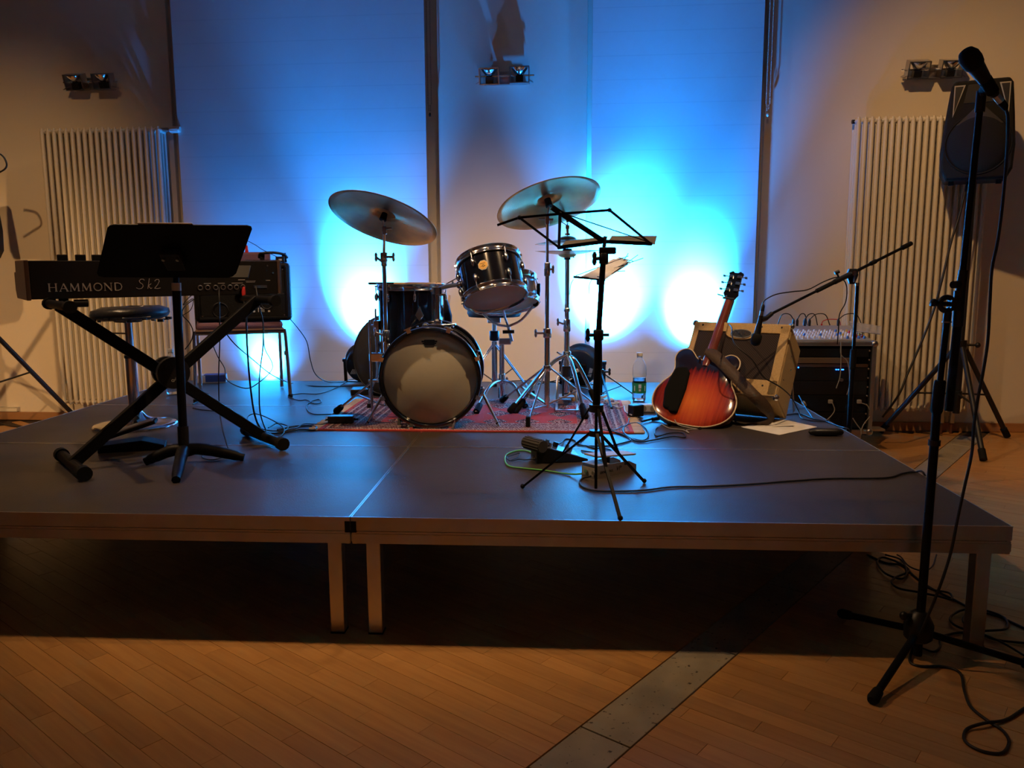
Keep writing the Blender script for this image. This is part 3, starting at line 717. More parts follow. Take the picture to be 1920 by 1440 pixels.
def collar(root, c, r=.02, h=.05, knob=None, name='collar', m=None, km=None):
    c = V(c); o = build(name, MB().tube([c-V((0, 0, h/2)), c-V((0, 0, h/2-.004)), c+V((0, 0, h/2-.004)), c+V((0, 0, h/2))], [r*.85, r, r, r*.85], 14), m or M_chrome, root)
    if knob is not None:
        k = V(knob); e = c+k
        build('wing_screw', MB().cyl(c+k*.3, e, .006, n=8).tube([e-V((0, 0, .022)), e-V((0, 0, .012)), e, e+V((0, 0, .012)), e+V((0, 0, .022))], [.003, .008, .006, .008, .003], 8), km or m or M_chrome, o)
    return o
def tripod_flat(root, c, feet, zh, zl, m=None, w_=.018):
    """feet on the ground, upper hub zh, lower joint zl; braces meet the legs at 55%"""
    for f in feet:
        f = V(f); h = V((c[0], c[1], zh)); d = (f-h); hd = V((d.x, d.y, 0)).normalized()
        l = flat_leg(root, h+hd*.018, f, w_, .007, m=m)
        mid = h+d*.55
        lo = V((c[0], c[1], zl))+hd*.016
        build('brace', MB().bar(lo, mid, w_*.8, .006), m or M_chrome2, root, bevel=.001)
DG = .400
# left cymbal on its stand
CL = P(718, 411, Y=1.58); nL = axis_im(.304, .871, .385, 718, 406)
cymbal('large bronze cymbal at the left of the kit, tilted down to the right', CL, nL, .272)
LX = P(722, 560, Y=1.62); LY = 1.62
t = thing('cymbal_stand', 'chrome cymbal stand beside the bass drum holding the left cymbal', 'stand', (LX.x, LY, DG))
zt = P(722, 470, Y=LY).z; z1 = P(722, 482, Y=LY).z; z2 = P(722, 632, Y=LY).z
lx = LX.x
tip = CL+nL*.052; nt_ = P(721, 432, Y=1.60)
build('upper_tube', MB().cyl((lx, LY, z2), (lx, LY, z1), .0105, n=12), M_chrome, t)
build('top_rod', MB().cyl((lx, LY, z1), nt_, .007, n=10), M_chrome, t)
build('tilter', MB().box(tuple(nt_), (.02, .025, .04)).cyl(nt_+V((.0, 0, .01)), CL-nL*.005, .006, n=8).cyl(nt_+V((-.01, 0, .005)), nt_+V((.04, -.01, .01)), .006, n=8), M_chrome2, t, bevel=.004)
build('felt_and_sleeve', MB().cyl(CL-nL*.005, CL+nL*.032, .018, .014, 12), M_blkm, t)
build('wing_nut', MB().cyl(CL+nL*.055, tip+nL*.02, .008, n=8), M_chrome, t)
collar(t, (lx, LY, z1), .018, .045, (.05, -.01, 0)); collar(t, (lx, LY, z1-.03), .015, .03, (-.04, 0, .03), km=M_chrome2)
build('lower_tube', MB().cyl((lx-.004, LY, .47), (lx, LY, z2), .0135, n=12), M_chrome, t)
collar(t, (lx, LY, z2+.005), .020, .06, (-.05, -.02, .02))
build('clamp_bracket', MB().box((lx-.045, LY-.02, z2-.10), (.075, .03, .045)).cyl((lx-.075, LY-.03, z2+.09), (lx-.075, LY-.03, z2-.42), .0065, n=8).cyl((lx-.09, LY-.03, z2-.22), (lx+.0, LY-.02, z2-.22), .007, n=8), M_chrome, t, bevel=.006)
fe = [D(629, 772, .015), D(760, 770, .015), D(700, 735, .015)]
fe[1] = V((lx+.22, LY+.1, .415)); fe[2] = V((lx-.02, LY+.30, .415))
tripod_flat(t, (lx-.004, LY), fe, .64, .47, M_chrome2, .02)

# right cymbal
CR_ = P(1029, 383, Y=1.85); nR = axis_im(-.26, .871, .416, 1029, 380)
cymbal('large bronze cymbal at the right of the kit, tilted down to the left', CR_, nR, .275)
RY = 1.85; rx = P(1026, 600, Y=RY).x
t = thing('cymbal_stand', 'straight chrome cymbal stand at the right of the kit, front foot on the rug edge', 'stand', (rx, RY, DG))
zj1 = P(1027, 505, Y=RY).z; zj2 = P(1024, 628, Y=RY).z; zh = P(1023, 690, Y=RY).z; zt = P(1027, 412, Y=RY).z
build('upper_tube', MB().cyl((rx, RY, zj1), (rx, RY, zt), .0085, n=12), M_chrome, t)
build('middle_tube', MB().cyl((rx, RY, zj2), (rx, RY, zj1), .0115, n=12), M_chrome, t)
build('lower_tube', MB().cyl((rx, RY, .425), (rx, RY, zj2), .0150, n=14), M_chrome, t)
build('tilter', MB().box((rx, RY, zt), (.022, .025, .05)).cyl((rx, RY, zt), CR_, .006, n=8).cyl((rx-.045, RY, zt+.006), (rx+.03, RY, zt), .006, n=8), M_chrome2, t, bevel=.004)
build('felt_and_sleeve', MB().cyl(CR_-nR*.012, CR_+nR*.03, .019, .017, 12), M_blkm, t)
build('wing_nut', MB().cyl(CR_+nR*.055, CR_+nR*.075, .008, n=8), M_chrome, t)
collar(t, (rx, RY, zj1), .017, .07, (.03, 0, .0)); collar(t, (rx, RY, zj2+.01), .022, .05, (-.06, -.01, 0)); collar(t, (rx, RY, zh), .022, .03)
fr_ = D(990, 795, .02)
l = build('leg', MB().cyl((rx-.005, RY-.02, zh), fr_, .0055, n=8), M_chrome, t)
build('rubber_foot', MB().box(tuple(fr_+V((0, 0, .012))), (.022, .022, .05)), M_rub, l, bevel=.004)
tripod_flat(t, (rx, RY), [D(955, 772, .02), D(1128, 768, .02), D(900, 752, .02)+V((.12, .02, 0))], zh, .45, M_chrome2, .02)
build('brace', MB().cyl((rx, RY-.01, .44), fr_+V((0, .12, .05)), .004, n=6), M_chrome2, t)

# hi-hat
HY = 2.10; hx = P(1063, 600, Y=HY).x; zc_ = P(1063, 466, Y=HY).z; zc2 = P(1063, 452, Y=HY).z
cymbal('lower hi-hat cymbal, edge on, on the hi-hat stand', (hx, HY, zc_-.012), (.01, .02, -1), .178, name='hi_hat_cymbal', bow=.020, bh=.02, bell=.05)
cymbal('upper hi-hat cymbal, edge on, on the hi-hat stand', (hx, HY, zc2-.012), (-.03, .01, 1), .178, name='hi_hat_cymbal', bow=.020, bh=.02, bell=.05)
t = thing('hi_hat_stand', 'chrome hi-hat stand with pedal behind the wire music stand', 'stand', (hx, HY, DG))
zs = P(1063, 480, Y=HY).z; zj = P(1060, 610, Y=HY).z
build('pull_rod', MB().cyl((hx, HY, zs), (hx, HY, P(1063, 418, Y=HY).z), .0035, n=8), M_chrome, t)
build('clutch', MB().cyl((hx, HY, zc2+.03), (hx, HY, zc2+.042), .015, n=12).cyl((hx, HY, zc2+.042), (hx, HY, zc2+.085), .008, n=10).box((hx, HY, zc2+.075), (.02, .018, .02)).bar((hx-.004, HY, zc2+.085), (hx-.035, HY, zc2+.105), .01, .004).cyl((hx, HY, zc2+.10), (hx, HY, zc2+.112), .008, n=10), M_chrome, t)
build('seat_cup', MB().tube([(hx, HY, zs-.02), (hx, HY, zs+.01), (hx, HY, zs+.025), (hx, HY, zs+.04)], [.018, .019, .028, .024], 14).cyl((hx+.03, HY-.01, zs+.02), (hx+.035, HY-.01, zs-.01), .004, n=6), M_blk, t)
build('upper_tube', MB().cyl((hx, HY, zj), (hx, HY, zs), .0125, n=14), M_chrome, t)
build('lower_tube', MB().cyl((hx, HY, .47), (hx, HY, zj), .016, n=14), M_chrome, t)
collar(t, (hx, HY, zj), .021, .07, (-.05, -.01, .02)); collar(t, (hx, HY, zj+.085), .018, .02)
zf = P(1060, 665, Y=HY).z
collar(t, (hx, HY, zf), .024, .04)
build('spring_housing', MB().cyl((hx, HY, .56), (hx, HY, .62), .026, n=16), M_blk, t)
for px, py, mid in ((965, 772, None), (1097, 782, None), (1120, 757, None)):
    f = D(px, py, .015)
    h = V((hx, HY, zf)); d = f-h; k1 = h+V((d.x*.35, d.y*.35, -.05))
    l = build('leg', MB().tube(smooth([h, k1, f], 5), [.011]*10+[.009], 8), M_chrome, t)
    dd = (f-k1).normalized(); build('rubber_foot', MB().tube([f-dd*.09, f-dd*.08, f, f+dd*.01], [.012, .017, .020, .014], 8), M_rub, l)
fr2 = MB()
for s in (-1, 1): fr2.tube([(hx+s*.055, HY-.10, .43), (hx+s*.052, HY-.05, .56), (hx+s*.035, HY-.02, .585)], .007, 8)
fr2.bar((hx-.06, HY-.28, .418), (hx+.06, HY-.28, .418), .02, .006); fr2.bar((hx-.055, HY-.1, .42), (hx-.055, HY-.28, .418), .012, .006); fr2.bar((hx+.055, HY-.1, .42), (hx+.055, HY-.28, .418), .012, .006)
build('pedal_frame', fr2, M_chrome2, t)
build('footboard', MB().bar((hx, HY+.17, .43), (hx, HY-.09, .455), .085, .008), M_chrome2, t, bevel=.002)
build('chain', MB().tube([(hx-.02, HY-.08, .46), (hx-.02, HY-.06, .56)], .006, 6), M_blk, t)

# snare stand: basket, offset joint, tube, low chrome tripod
SY = 2.16; sx_ = P(941, 700, Y=SY).x
t = thing('snare_stand', 'chrome snare drum stand with basket arms under the grey snare', 'stand', (sx_, SY, DG))
zb = P(952, 612, Y=SY).z; zo = P(942, 652, Y=SY).z; bx = P(953, 630, Y=SY).x
sb = SC-sax*.075
for ang in (20, 150, 265):
    a = math.radians(ang); rim = SC-sax*.07+frame((0, 0, 0), sax).to_3x3() @ V((.17*math.cos(a), .17*math.sin(a), 0))
    l = build('basket_arm', MB().tube(smooth([V((bx, SY, zb)), (V((bx, SY, zb))+rim)*.5-V((0, 0, .025)), rim], 4), .007, 7), M_chrome, t)
    build('rubber_tip', MB().tube([rim-V((0, 0, .012)), rim+sax*.02], .011, 8), M_rub, l)
build('basket_tube', MB().cyl((bx, SY, zb), (bx+.02, SY, zb-.085), .009, n=10), M_chrome, t)
build('adjuster', MB().cyl((bx-.03, SY-.02, zb-.03), (bx+.035, SY-.02, zb-.028), .010, n=8), M_blk, t)
build('offset_joint', MB().box(((bx+sx_)/2, SY, zb-.085), (.07, .03, .035)), M_chrome2, t, bevel=.006)
build('tube', MB().cyl((sx_, SY, .42), (sx_, SY, zb-.07), .0145, n=14), M_chrome, t)
collar(t, (sx_, SY, P(941, 710, Y=SY).z), .019, .06, (.03, -.02, -.01))
for px, py in ((893, 772), (985, 762), (940, 745)):
    f = D(px, py, .018); h = V((sx_, SY, .53)); k1 = h+V(((f-h).x*.5, (f-h).y*.5, -.01))
    l = build('leg', MB().tube(smooth([h, k1, f], 4), .009, 8), M_chrome, t)
    d = (f-k1).normalized(); build('rubber_foot', MB().tube([f-d*.07, f-d*.06, f], [.011, .017, .018], 8), M_rub, l)
# drum throne
TY = 2.50; tx = P(927, 640, Y=TY).x; zs = P(927, 584, Y=TY).z
t = thing('drum_throne', 'round black drum stool almost hidden behind the snare drum', 'stool', (tx, TY, DG))
build('seat', MB().lathe([(.01, zs-.035), (.155, zs-.03), (.165, zs-.01), (.16, zs+.02), (.13, zs+.035), (1e-3, zs+.035)], 32, Matrix.Translation((tx, TY, 0))), M_cloth, t)
build('column', MB().cyl((tx, TY, .50), (tx, TY, zs-.03), .013, n=12), M_chrome2, t)
build('outer_tube', MB().cyl((tx, TY, .46), (tx, TY, .72), .018, n=12), M_chrome, t)
collar(t, (tx, TY, .755), .03, .06, None, m=M_blk)
build('seat_clamp', MB().box((tx, TY, zs-.05), (.08, .05, .04)), M_chrome, t, bevel=.006)
for an in (95, 215, 335):
    a = math.radians(an); f = V((tx+.26*math.cos(a), TY+.26*math.sin(a), .415)); h = V((tx, TY, .71))
    for s in (-1, 1):
        off = V((-math.sin(a), math.cos(a), 0))*.010*s
        l = build('leg', MB().cyl(h+off, f+off*.6, .0045, n=6), M_chrome, t)
    build('rubber_foot', MB().cyl(f+V((0, 0, .02)), f-V((0, 0, .012)), .014, .017, 8), M_rub, l)
    build('brace', MB().bar((tx, TY, .47), (h+f)/2, .012, .005), M_chrome2, t)

# sticks, bag, round case, small percussion
z_ = ftop+.002
for k, (a, b_) in enumerate((((690, 524), (800, 531)), ((738, 522), (812, 530)), ((760, 521), (828, 531)))):
    A = P(a[0], a[1], Y=FY-.02-.03*k); B_ = P(b_[0], b_[1], Y=FY+.03-.05*k); A.z = z_+.012; B_.z = z_+.010
    o = MB().tube([A, A+(B_-A)*.03, A+(B_-A)*.5, A+(B_-A)*.9, A+(B_-A)*.96, B_], [.004, .0065, .007, .005, .0055, .003], 8)
    single('drumstick' if k else 'wire_brush', o, M_stickw if k else M_blkm, ['dark thin brush handle sticking out left over the floor tom', 'pale wooden drumstick lying across the floor tom, front one', 'pale wooden drumstick lying across the floor tom, rear one'][k], 'drumstick', None)
q0 = P(838, 560, Y=2.05)
bg_ = MB(); 
ol = [(-.05, .085), (.0, .09), (.022, .05), (.042, -.03), (.04, -.10), (.03, -.14), (-.05, -.14)]
bg_.prism(ol, -.025, .025, frame(P(833, 582, Y=2.14), (0, -1, 0), (1, 0, 0)))
t = thing('stick_bag', 'soft black stick bag hanging at the right side of the floor tom', 'bag', P(833, 610, Y=2.14))
build('bag_body', bg_, M_cloth, t, bevel=.012)
build('bag_strap', MB().tube(smooth([P(826, 556, Y=2.12), P(822, 540, Y=2.1), P(818, 530, Y=2.08)]), .004, 6), M_cloth, t)
single('drumstick', MB().tube([P(841, 575, Y=2.2), P(843, 553, Y=2.2)], [.007, .006], 8), M_stickw, 'butt of a wooden drumstick poking out of the stick bag', 'drumstick')
# round soft cymbal bag leaning behind the floor tom
cc = P(728, 665, Y=2.38); cn = V((-.38, -.93, .16)).normalized()
Mc = frame(cc, cn); t = thing('cymbal_bag', 'round soft black cymbal bag standing behind the floor tom', 'bag', (cc.x, cc.y, DG))
rb = min(.27, (cc.z-.405)/math.sqrt(1-cn.z**2)) ; 
build('bag_body', MB().lathe([(1e-3, .03), (rb*.80, .034), (rb*.93, .028), (rb, .008), (rb, -.045), (rb*.9, -.06), (1e-3, -.06)], 40, Mc), M_cloth, t)
build('zip_seam', MB().ring(rb*.965, .004, 40, 6, Mc @ Matrix.Translation((0, 0, .022))), M_blk, t)
build('zip_pull', MB().sphere(tuple(Mc @ V((-rb*.75, rb*.55, .036))), .006, 8, 6), M_chrome, t)
# folded flat case under the stand at the left
single('flat_case', MB().box((0, 0, .018), (.20, .12, .036), Matrix.Translation(D(690, 738)) @ Matrix.Rotation(.15, 4, 'Z')), M_blk, 'low flat black case on the deck beside the cymbal bag', 'case', bevel=.006)
# shell rattle behind the hi-hat pedal
t = thing('shell_rattle', 'bunch of brown nut shells lying behind the hi-hat pedal', 'rattle', D(1070, 752))
random.seed(3)
c0 = D(1070, 752)
for k in range(16):
    p = c0+V((random.uniform(-.06, .06), random.uniform(-.03, .03), .015+random.uniform(0, .05)))
    build('nut_shell', MB().sphere(tuple(p), random.uniform(.010, .015), 8, 6, None, (1, .8, 1.2)), M_stickw if k % 3 else M_leather, t)

# ---- rug
rc = V((.250, 1.315+RUGD/2, DG)); 
t = thing('oriental_rug', 'red oriental rug with medallions and fringed ends under the drum kit', 'rug', M=Matrix.Translation(rc) @ Matrix.Rotation(-.005, 4, 'Z'))
mb = MB(); nx_, ny_ = 40, 24
for zz in (0, 1):
    pass
vs = []; 
for j in range(ny_+1):
    for i in range(nx_+1):
        x = (i/nx_-.5)*RUGW; y = (j/ny_-.5)*RUGD
        vs.append((x, y+.004*math.sin(x*7), .0065+.0012*math.sin(x*9+y*5)))
fs = [(j*(nx_+1)+i, j*(nx_+1)+i+1, (j+1)*(nx_+1)+i+1, (j+1)*(nx_+1)+i) for j in range(ny_) for i in range(nx_)]
mb.add(vs, fs, None, True); nb = len(vs)
edge = [i for i in range(nx_+1)]+[j*(nx_+1)+nx_ for j in range(1, ny_+1)]+[ny_*(nx_+1)+i for i in range(nx_-1, -1, -1)]+[j*(nx_+1) for j in range(ny_-1, 0, -1)]
b0 = len(mb.v); mb.v += [V((vs[i][0], vs[i][1], .0008)) for i in edge]
ne = len(edge); mb.f += [(edge[k], b0+k, b0+(k+1) % ne, edge[(k+1) % ne]) for k in range(ne)]; mb.sm += [False]*ne
build('rug_field', mb, M_rug, t, local=True)
fg = MB(); random.seed(5)
for s in (-1, 1):
    for k in range(230):
        y = (k/230-.5)*RUGD; l = random.uniform(.035, .055)
        fg.box((s*(RUGW/2+l/2), y, .003), (l, .0032, .003), Matrix.Rotation(0, 4, 'Z') @ Matrix.Translation((0, random.uniform(-.002, .002), random.uniform(0, .002))))
build('fringe', fg, M_fringe, t, local=True, kind='stuff')

# ================================================================== KEYBOARD CORNER
def PD(px, py, depth): return CAM+ray(px, py)*depth
kA = PD(50, 560, 3.12); kA.z = 1.052
kang = math.radians(40); ku = V((math.cos(kang), math.sin(kang), 0)); kv = V((-math.sin(kang), math.cos(kang), 0))
# length along ku so that the right end falls at px 528
def pxof(p):
    d = V(p)-CAM; z = d.dot(Fw); return 960+FPX*d.dot(Rt)/z, 720-FPX*d.dot(Up)/z
kL = .6
while pxof(kA+ku*kL)[0] < 527 and kL < 1.6: kL += .005
KM = fr3(kA, ku, kv, (0, 0, 1)); KH = .15
kb = thing('stage_organ', 'black two-manual stage organ seen from behind, silver lettering on its back', 'keyboard', M=KM)
B = lambda *a, **k: build(*a, parent=kb, local=True, **k)
B('case', MB().prism([(0, 0), (.33, 0), (.36, .03), (.36, .075), (.20, .085), (.17, KH), (0, KH)], .016, kL-.016, Matrix(((0, 0, 1, 0), (1, 0, 0, 0), (0, 1, 0, 0), (0, 0, 0, 1)))), M_kb, bevel=.003)
for x in (0, kL-.016):
    B('side_panel', MB().prism([(-.002, -.004), (.34, -.004), (.375, .03), (.375, .105), (.32, .105), (.31, KH+.002), (-.002, KH+.002)], x, x+.016, Matrix(((0, 0, 1, 0), (1, 0, 0, 0), (0, 1, 0, 0), (0, 0, 0, 1)))), M_kbside, bevel=.003)
B('edge_trim', MB().box((kL+.001, -.003, KH/2), (.003, .003, KH)).box((kL-.08, -.001, KH+.003), (.16, .003, .003)).box((kL-.003, -.004, 0), (.03, .004, .003)), M_chrome2)
for i, yx in enumerate((.14, .205, .265, .325, .43)):
    B('drawbar_knob', MB().box((yx, .05, KH+.012), (.036 if i < 4 else .02, .03, .025)), M_blkm, bevel=.003)
B('volume_knob', MB().cyl((.50, .05, KH), (.50, .05, KH+.025), .028, n=16), M_blkm)
for zz, nn, yy, nm in ((.104, 30, .20, 'upper_manual'), (.05, 30, .31, 'lower_manual')):
    m = MB()
    for k in range(nn): m.box((.06+(kL-.12)*(k+.5)/nn, yy+.06 if nm == 'upper_manual' else yy+.03, zz+.03), ((kL-.12)/nn-.002, .11 if nm == 'upper_manual' else .05, .012))
    B(nm, m, M_whitep, kind='stuff')
for x in (.085, .13): B('rubber_foot', MB().cyl((x, .03, -.015), (x, .03, 0), .018, n=12), M_rub)
B('cable_clamp', MB().cyl((.165, .02, -.02), (.215, .02, -.02), .016, n=12), M_blk)
# silver serif lettering HAMMOND and script Sk2: strokes on the back panel
def strokes(lines, x, z, h, wf, adv=1):
    m = MB()
    for pts, t0 in lines:
        for (x0, y0), (x1, y1) in zip(pts, pts[1:]):
            a = V((x+x0*h*wf, -.0035, z+y0*h)); b_ = V((x+x1*h*wf, -.0035, z+y1*h)); 
            if (b_-a).length < 1e-5: continue
            m.bar(a, b_+(b_-a).normalized()*t0*h*.3, t0*h, .0016, (0, 1, 0))
    return m
T, t_ = .17, .07
H_ = [([(.12, 0), (.12, 1)], T), ([(.8, 0), (.8, 1)], T), ([(.12, .5), (.8, .5)], t_), ([(0, 0), (.24, 0)], t_), ([(0, 1), (.24, 1)], t_), ([(.68, 0), (.92, 0)], t_), ([(.68, 1), (.92, 1)], t_)]
A_ = [([(.08, 0), (.46, 1)], t_), ([(.46, 1), (.84, 0)], T), ([(.22, .35), (.7, .35)], t_), ([(0, 0), (.2, 0)], t_), ([(.7, 0), (.95, 0)], t_)]
M__ = [([(.1, 0), (.14, 1)], t_), ([(.14, 1), (.5, .1)], T), ([(.5, .1), (.88, 1)], t_), ([(.88, 1), (.92, 0)], T), ([(0, 0), (.2, 0)], t_), ([(.8, 0), (1.04, 0)], t_)]
O_ = [([(.47+.42*math.sin(a*math.pi/8), .5+.5*math.cos(a*math.pi/8)) for a in range(17)], .12)]
N_ = [([(.12, 0), (.12, 1)], t_), ([(.12, 1), (.8, 0)], T), ([(.8, 0), (.8, 1)], t_), ([(0, 1), (.15, 1)], t_), ([(.68, 1), (.92, 1)], t_), ([(0, 0), (.22, 0)], t_)]
D_ = [([(.12, 0), (.12, 1)], T), ([(.12, 1), (.45, 1), (.72, .86), (.84, .5), (.72, .14), (.45, 0), (.12, 0)], t_+.04)]
x = .075; hh = .030
for g, wd in ((H_, 1.0), (A_, .95), (M__, 1.12), (M__, 1.12), (O_, .98), (N_, 1.0), (D_, .9)):
    B('letter', strokes(g, x, .030, hh, 1.15), M_silvertxt); x += wd*hh*1.15+.004
x += .055
S_ = [([(.72, .92), (.6, 1.05), (.35, 1.05), (.18, .88), (.25, .68), (.5, .5), (.55, .28), (.38, .05), (.1, 0), (-.15, .12)], .06)]
K_ = [([(.0, 0), (.22, 1.1)], .06), ([(.38, .55), (.08, .33), (.30, 0), (.42, .08)], .06)]
W_ = [([(.0, .82), (.18, 1.0), (.42, 1.0), (.48, .8), (.3, .45), (-.05, .03), (.25, .0), (.55, .06)], .06)]
for g, wd in ((S_, .85), (K_, .60), (W_, .6)):
    B('letter', strokes(g, x, .034, .038, 1.0), M_silvertxt); x += wd*.038+.006
# sockets, tiny print and plugs on the right half of the back
jx0 = None
for i, px in enumerate((375, 389, 404, 418, 431, 443, 455, 482, 494)):
    lo_, hi_ = .3, kL
    for _ in range(30):
        md = (lo_+hi_)/2
        if pxof(KM @ V((md, 0, .035)))[0] < px: lo_ = md
        else: hi_ = md
    xx = lo_
    if i < 7: B('socket', MB().ring(.0095, .0022, 16, 6, Matrix.Translation((xx, -.003, .034)) @ Matrix.Rotation(math.pi/2, 4, 'X')), M_chrome2)
    else: B('socket', MB().box((xx, -.002, .034), (.03, .004, .012)), M_chrome2)
    if i in (3, 6, 7): 
        if i == 6: jx0 = xx
B('socket_print', MB().box((kL-.20, -.001, .052), (.05, .001, .002)).box((kL-.14, -.001, .060), (.045, .001, .0015)).box((kL-.14, -.001, .055), (.04, .001, .0015)).box((kL-.27, -.001, .052), (.03, .001, .002)).box((kL-.33, -.001, .052), (.03, .001, .002)).box((kL-.06, -.001, .062), (.02, .001, .002)).box((kL-.18, -.001, .066), (.03, .001, .003)), M_txt)
for a in ((kL-.06, .128), (kL-.035, .095)): B('screw', MB().cyl((a[0], -.003, a[1]), (a[0], .0, a[1]), .004, n=8), M_chrome2)

def onkb(px, z=.034, out=.0):
    lo_, hi_ = .0, kL
    for _ in range(30):
        md = (lo_+hi_)/2
        if pxof(KM @ V((md, -out, z)))[0] < px: lo_ = md
        else: hi_ = md
    return KM @ V((lo_, -out, z))

# X stand under the organ
fl1, fl2 = D(120, 852, .028), D(152, 888, .028); fr1, fr2_ = D(462, 806, .028), D(530, 832, .028)
c1 = (fl1+fl2)/2; c2 = (fr1+fr2_)/2
t = thing('keyboard_stand', 'black X-shaped keyboard stand with a round centre joint under the organ', 'stand', (c1+c2)/2-V((0, 0, .028)))
uu = (c2-c1).normalized(); vv = V((-uu.y, uu.x, 0))
hub = (c1+c2)/2; hub = V((hub.x, hub.y, P(312, 697, Y=hub.y).z))
for s, c in ((-1, c1), (1, c2)):
    a = c-vv*.175; b_ = c+vv*.175
    fb = build('foot_bar', MB().cyl(a, b_, .021, n=14), M_bar, t)
    for e, sg in ((a, -1), (b_, 1)):
        build('end_cap', MB().cyl(e-vv*.03*sg*0, e+vv*sg*.035, .0275, n=14), M_rub, fb)
    topp = hub+(hub-c)*.98; topp = V((hub.x*2-c.x, hub.y*2-c.y, 1.035))
    dirn = (topp-c); off = vv*(.022*s)
    build('beam', MB().bar(c+off*.3, topp+off*.3, .045, .030, vv), M_bar, t, bevel=.004)
    ta = topp-vv*.17; tb_ = topp+vv*.17
    ab = build('support_arm', MB().cyl(ta, tb_, .017, n=12), M_bar, t)
    for e, sg in ((ta, -1), (tb_, 1)): build('end_cap', MB().cyl(e, e+vv*sg*.03, .023, n=12), M_rub, ab)
build('centre_disc', MB().cyl(hub-vv*.055, hub-vv*.03, .064, n=28).cyl(hub+vv*.03, hub+vv*.05, .060, n=28).cyl(hub-vv*.03, hub+vv*.03, .03, n=14), M_blk, t)
build('disc_bolt', MB().cyl(hub-vv*.058-uu*.03+V((0, 0, .032)), hub-vv*.053-uu*.03+V((0, 0, .032)), .006, n=8), M_chrome, t)
tm = text_mb('Quik-Lok', .014, frame(hub-vv*.0556+uu*.012-V((0, 0, .02)), -vv, uu*.87+V((0, 0, .5))))
build('disc_print', tm, M_txt, t)

# pole music stand with solid black desk
mb_ = D(338, 868); mx, my = mb_.x, mb_.y
t = thing('music_stand', 'solid black desk music stand on a single pole in front of the organ', 'music stand', (mx, my, DG))
zt = P(332, 545, Y=my).z; xt = P(331, 545, Y=my).x; x0_ = P(345, 845, Y=my).x
zl = P(346, 845, Y=my).z
p0 = V((x0_, my, zl)); p1 = V((xt, my, zt)); pd_ = (p1-p0).normalized()
build('lower_tube', MB().cyl(p0-pd_*.0, p1, .0165, n=16), M_bar, t)
build('clutch_sleeve', MB().cyl(p0+pd_*.0, p0+pd_*.10, .021, n=16), M_blk, t)
build('bright_collar', MB().cyl(p1, p1+pd_*.03, .0175, n=16), M_whitep, t)
build('upper_tube', MB().cyl(p1+pd_*.02, p1+pd_*.17, .011, n=12), M_bar, t)
for px, py in ((330, 900), (458, 858), (272, 866)):
    f = D(px, py, .012); h = p0+V((0, 0, .0)); d = f-h; k1 = h+V((d.x*.25, d.y*.25, .005)); k2 = h+V((d.x*.7, d.y*.7, -.018))
    build('leg', MB().tube(smooth([h, k1, k2, f], 4), [.026]*3+[.024]*3+[.022]*3+[.020]*2+[.016]*2, 10), M_bar, t)
bc = p1+pd_*.16
tl, tr = PD(203, 420, 2.86), PD(475, 423, 2.86)
bl, br_ = PD(180, 520, 3.10), PD(440, 520, 3.10)
ctr = (tl+tr+bl+br_)/4; dx = ((tr-tl)+(br_-bl)).normalized(); dz_ = ((tl+tr)/2-(bl+br_)/2); dz_ = (dz_-dx*dz_.dot(dx)).normalized(); dn = dx.cross(dz_)
Dm = fr3(ctr, dx, dz_, dn)
wt, wb_, hh = (tr-tl).length/2, (br_-bl).length/2, ((tl+tr)/2-(bl+br_)/2).length/2
r_ = .025
ol = [(-wb_, -hh), (wb_, -hh), (wb_+.01, -hh+.02), (wt, hh-r_), (wt-.008, hh-.007), (wt-r_, hh), (-wt+r_, hh), (-wt+.008, hh-.007), (-wt, hh-r_), (-wb_-.01, -hh+.02)]
inv_ = Dm.inverted()
ol = [(( inv_ @ q).x, (inv_ @ q).y) for q in (bl, br_)]+[]
TR_, TL_ = inv_ @ tr, inv_ @ tl; BL_, BR2 = inv_ @ bl, inv_ @ br_
def rc_(p, a, b_, r):      # rounded corner points
    u1 = (V(a)-V(p)).normalized()*r; u2 = (V(b_)-V(p)).normalized()*r
    return [V(p)+u1, V(p)+(u1+u2)*.30, V(p)+u2]
TLv, TRv, BRv, BLv = [V((q.x, q.y)) for q in (TL_, TR_, BR2, BL_)]
pts = rc_(TLv, BLv, TRv, .022)+rc_(TRv, TLv, BRv, .022)+rc_(BRv, TRv, BLv, .03)+rc_(BLv, BRv, TLv, .03)
build('desk', MB().prism([(q.x, q.y) for q in pts][::-1], -.0015, .0015, Dm), M_bar, t)
lipd = 1 if (dn.dot(kv) > 0) else -1
build('ledge', MB().box((0, BLv.y+.002, lipd*.03), ((BRv-BLv).length*.9, .003, .06), Dm), M_bar, t)
build('desk_bracket', MB().box((0, -.02, -lipd*.02), (.07, .09, .03), Dm).cyl(bc, Dm @ V((0, -.02, -lipd*.02)), .012, n=10), M_blk, t, bevel=.004)
for s in (-1, 1): build('bracket_screw', MB().cyl(Dm @ V((s*.026, .0, -lipd*.035)), Dm @ V((s*.026, .0, -lipd*.042)), .006, n=8), M_chrome2, t)
single('sheet_music', MB().sheet([Dm @ V((-.075, TLv.y-.20, lipd*.004)), Dm @ V((.12, TLv.y-.20, lipd*.004)), Dm @ V((.12, TLv.y+.004, lipd*.004)), Dm @ V((-.075, TLv.y+.006, lipd*.004))], .0012), M_paper, 'pale sheet on the solid black music desk, its top edge just showing', 'paper')

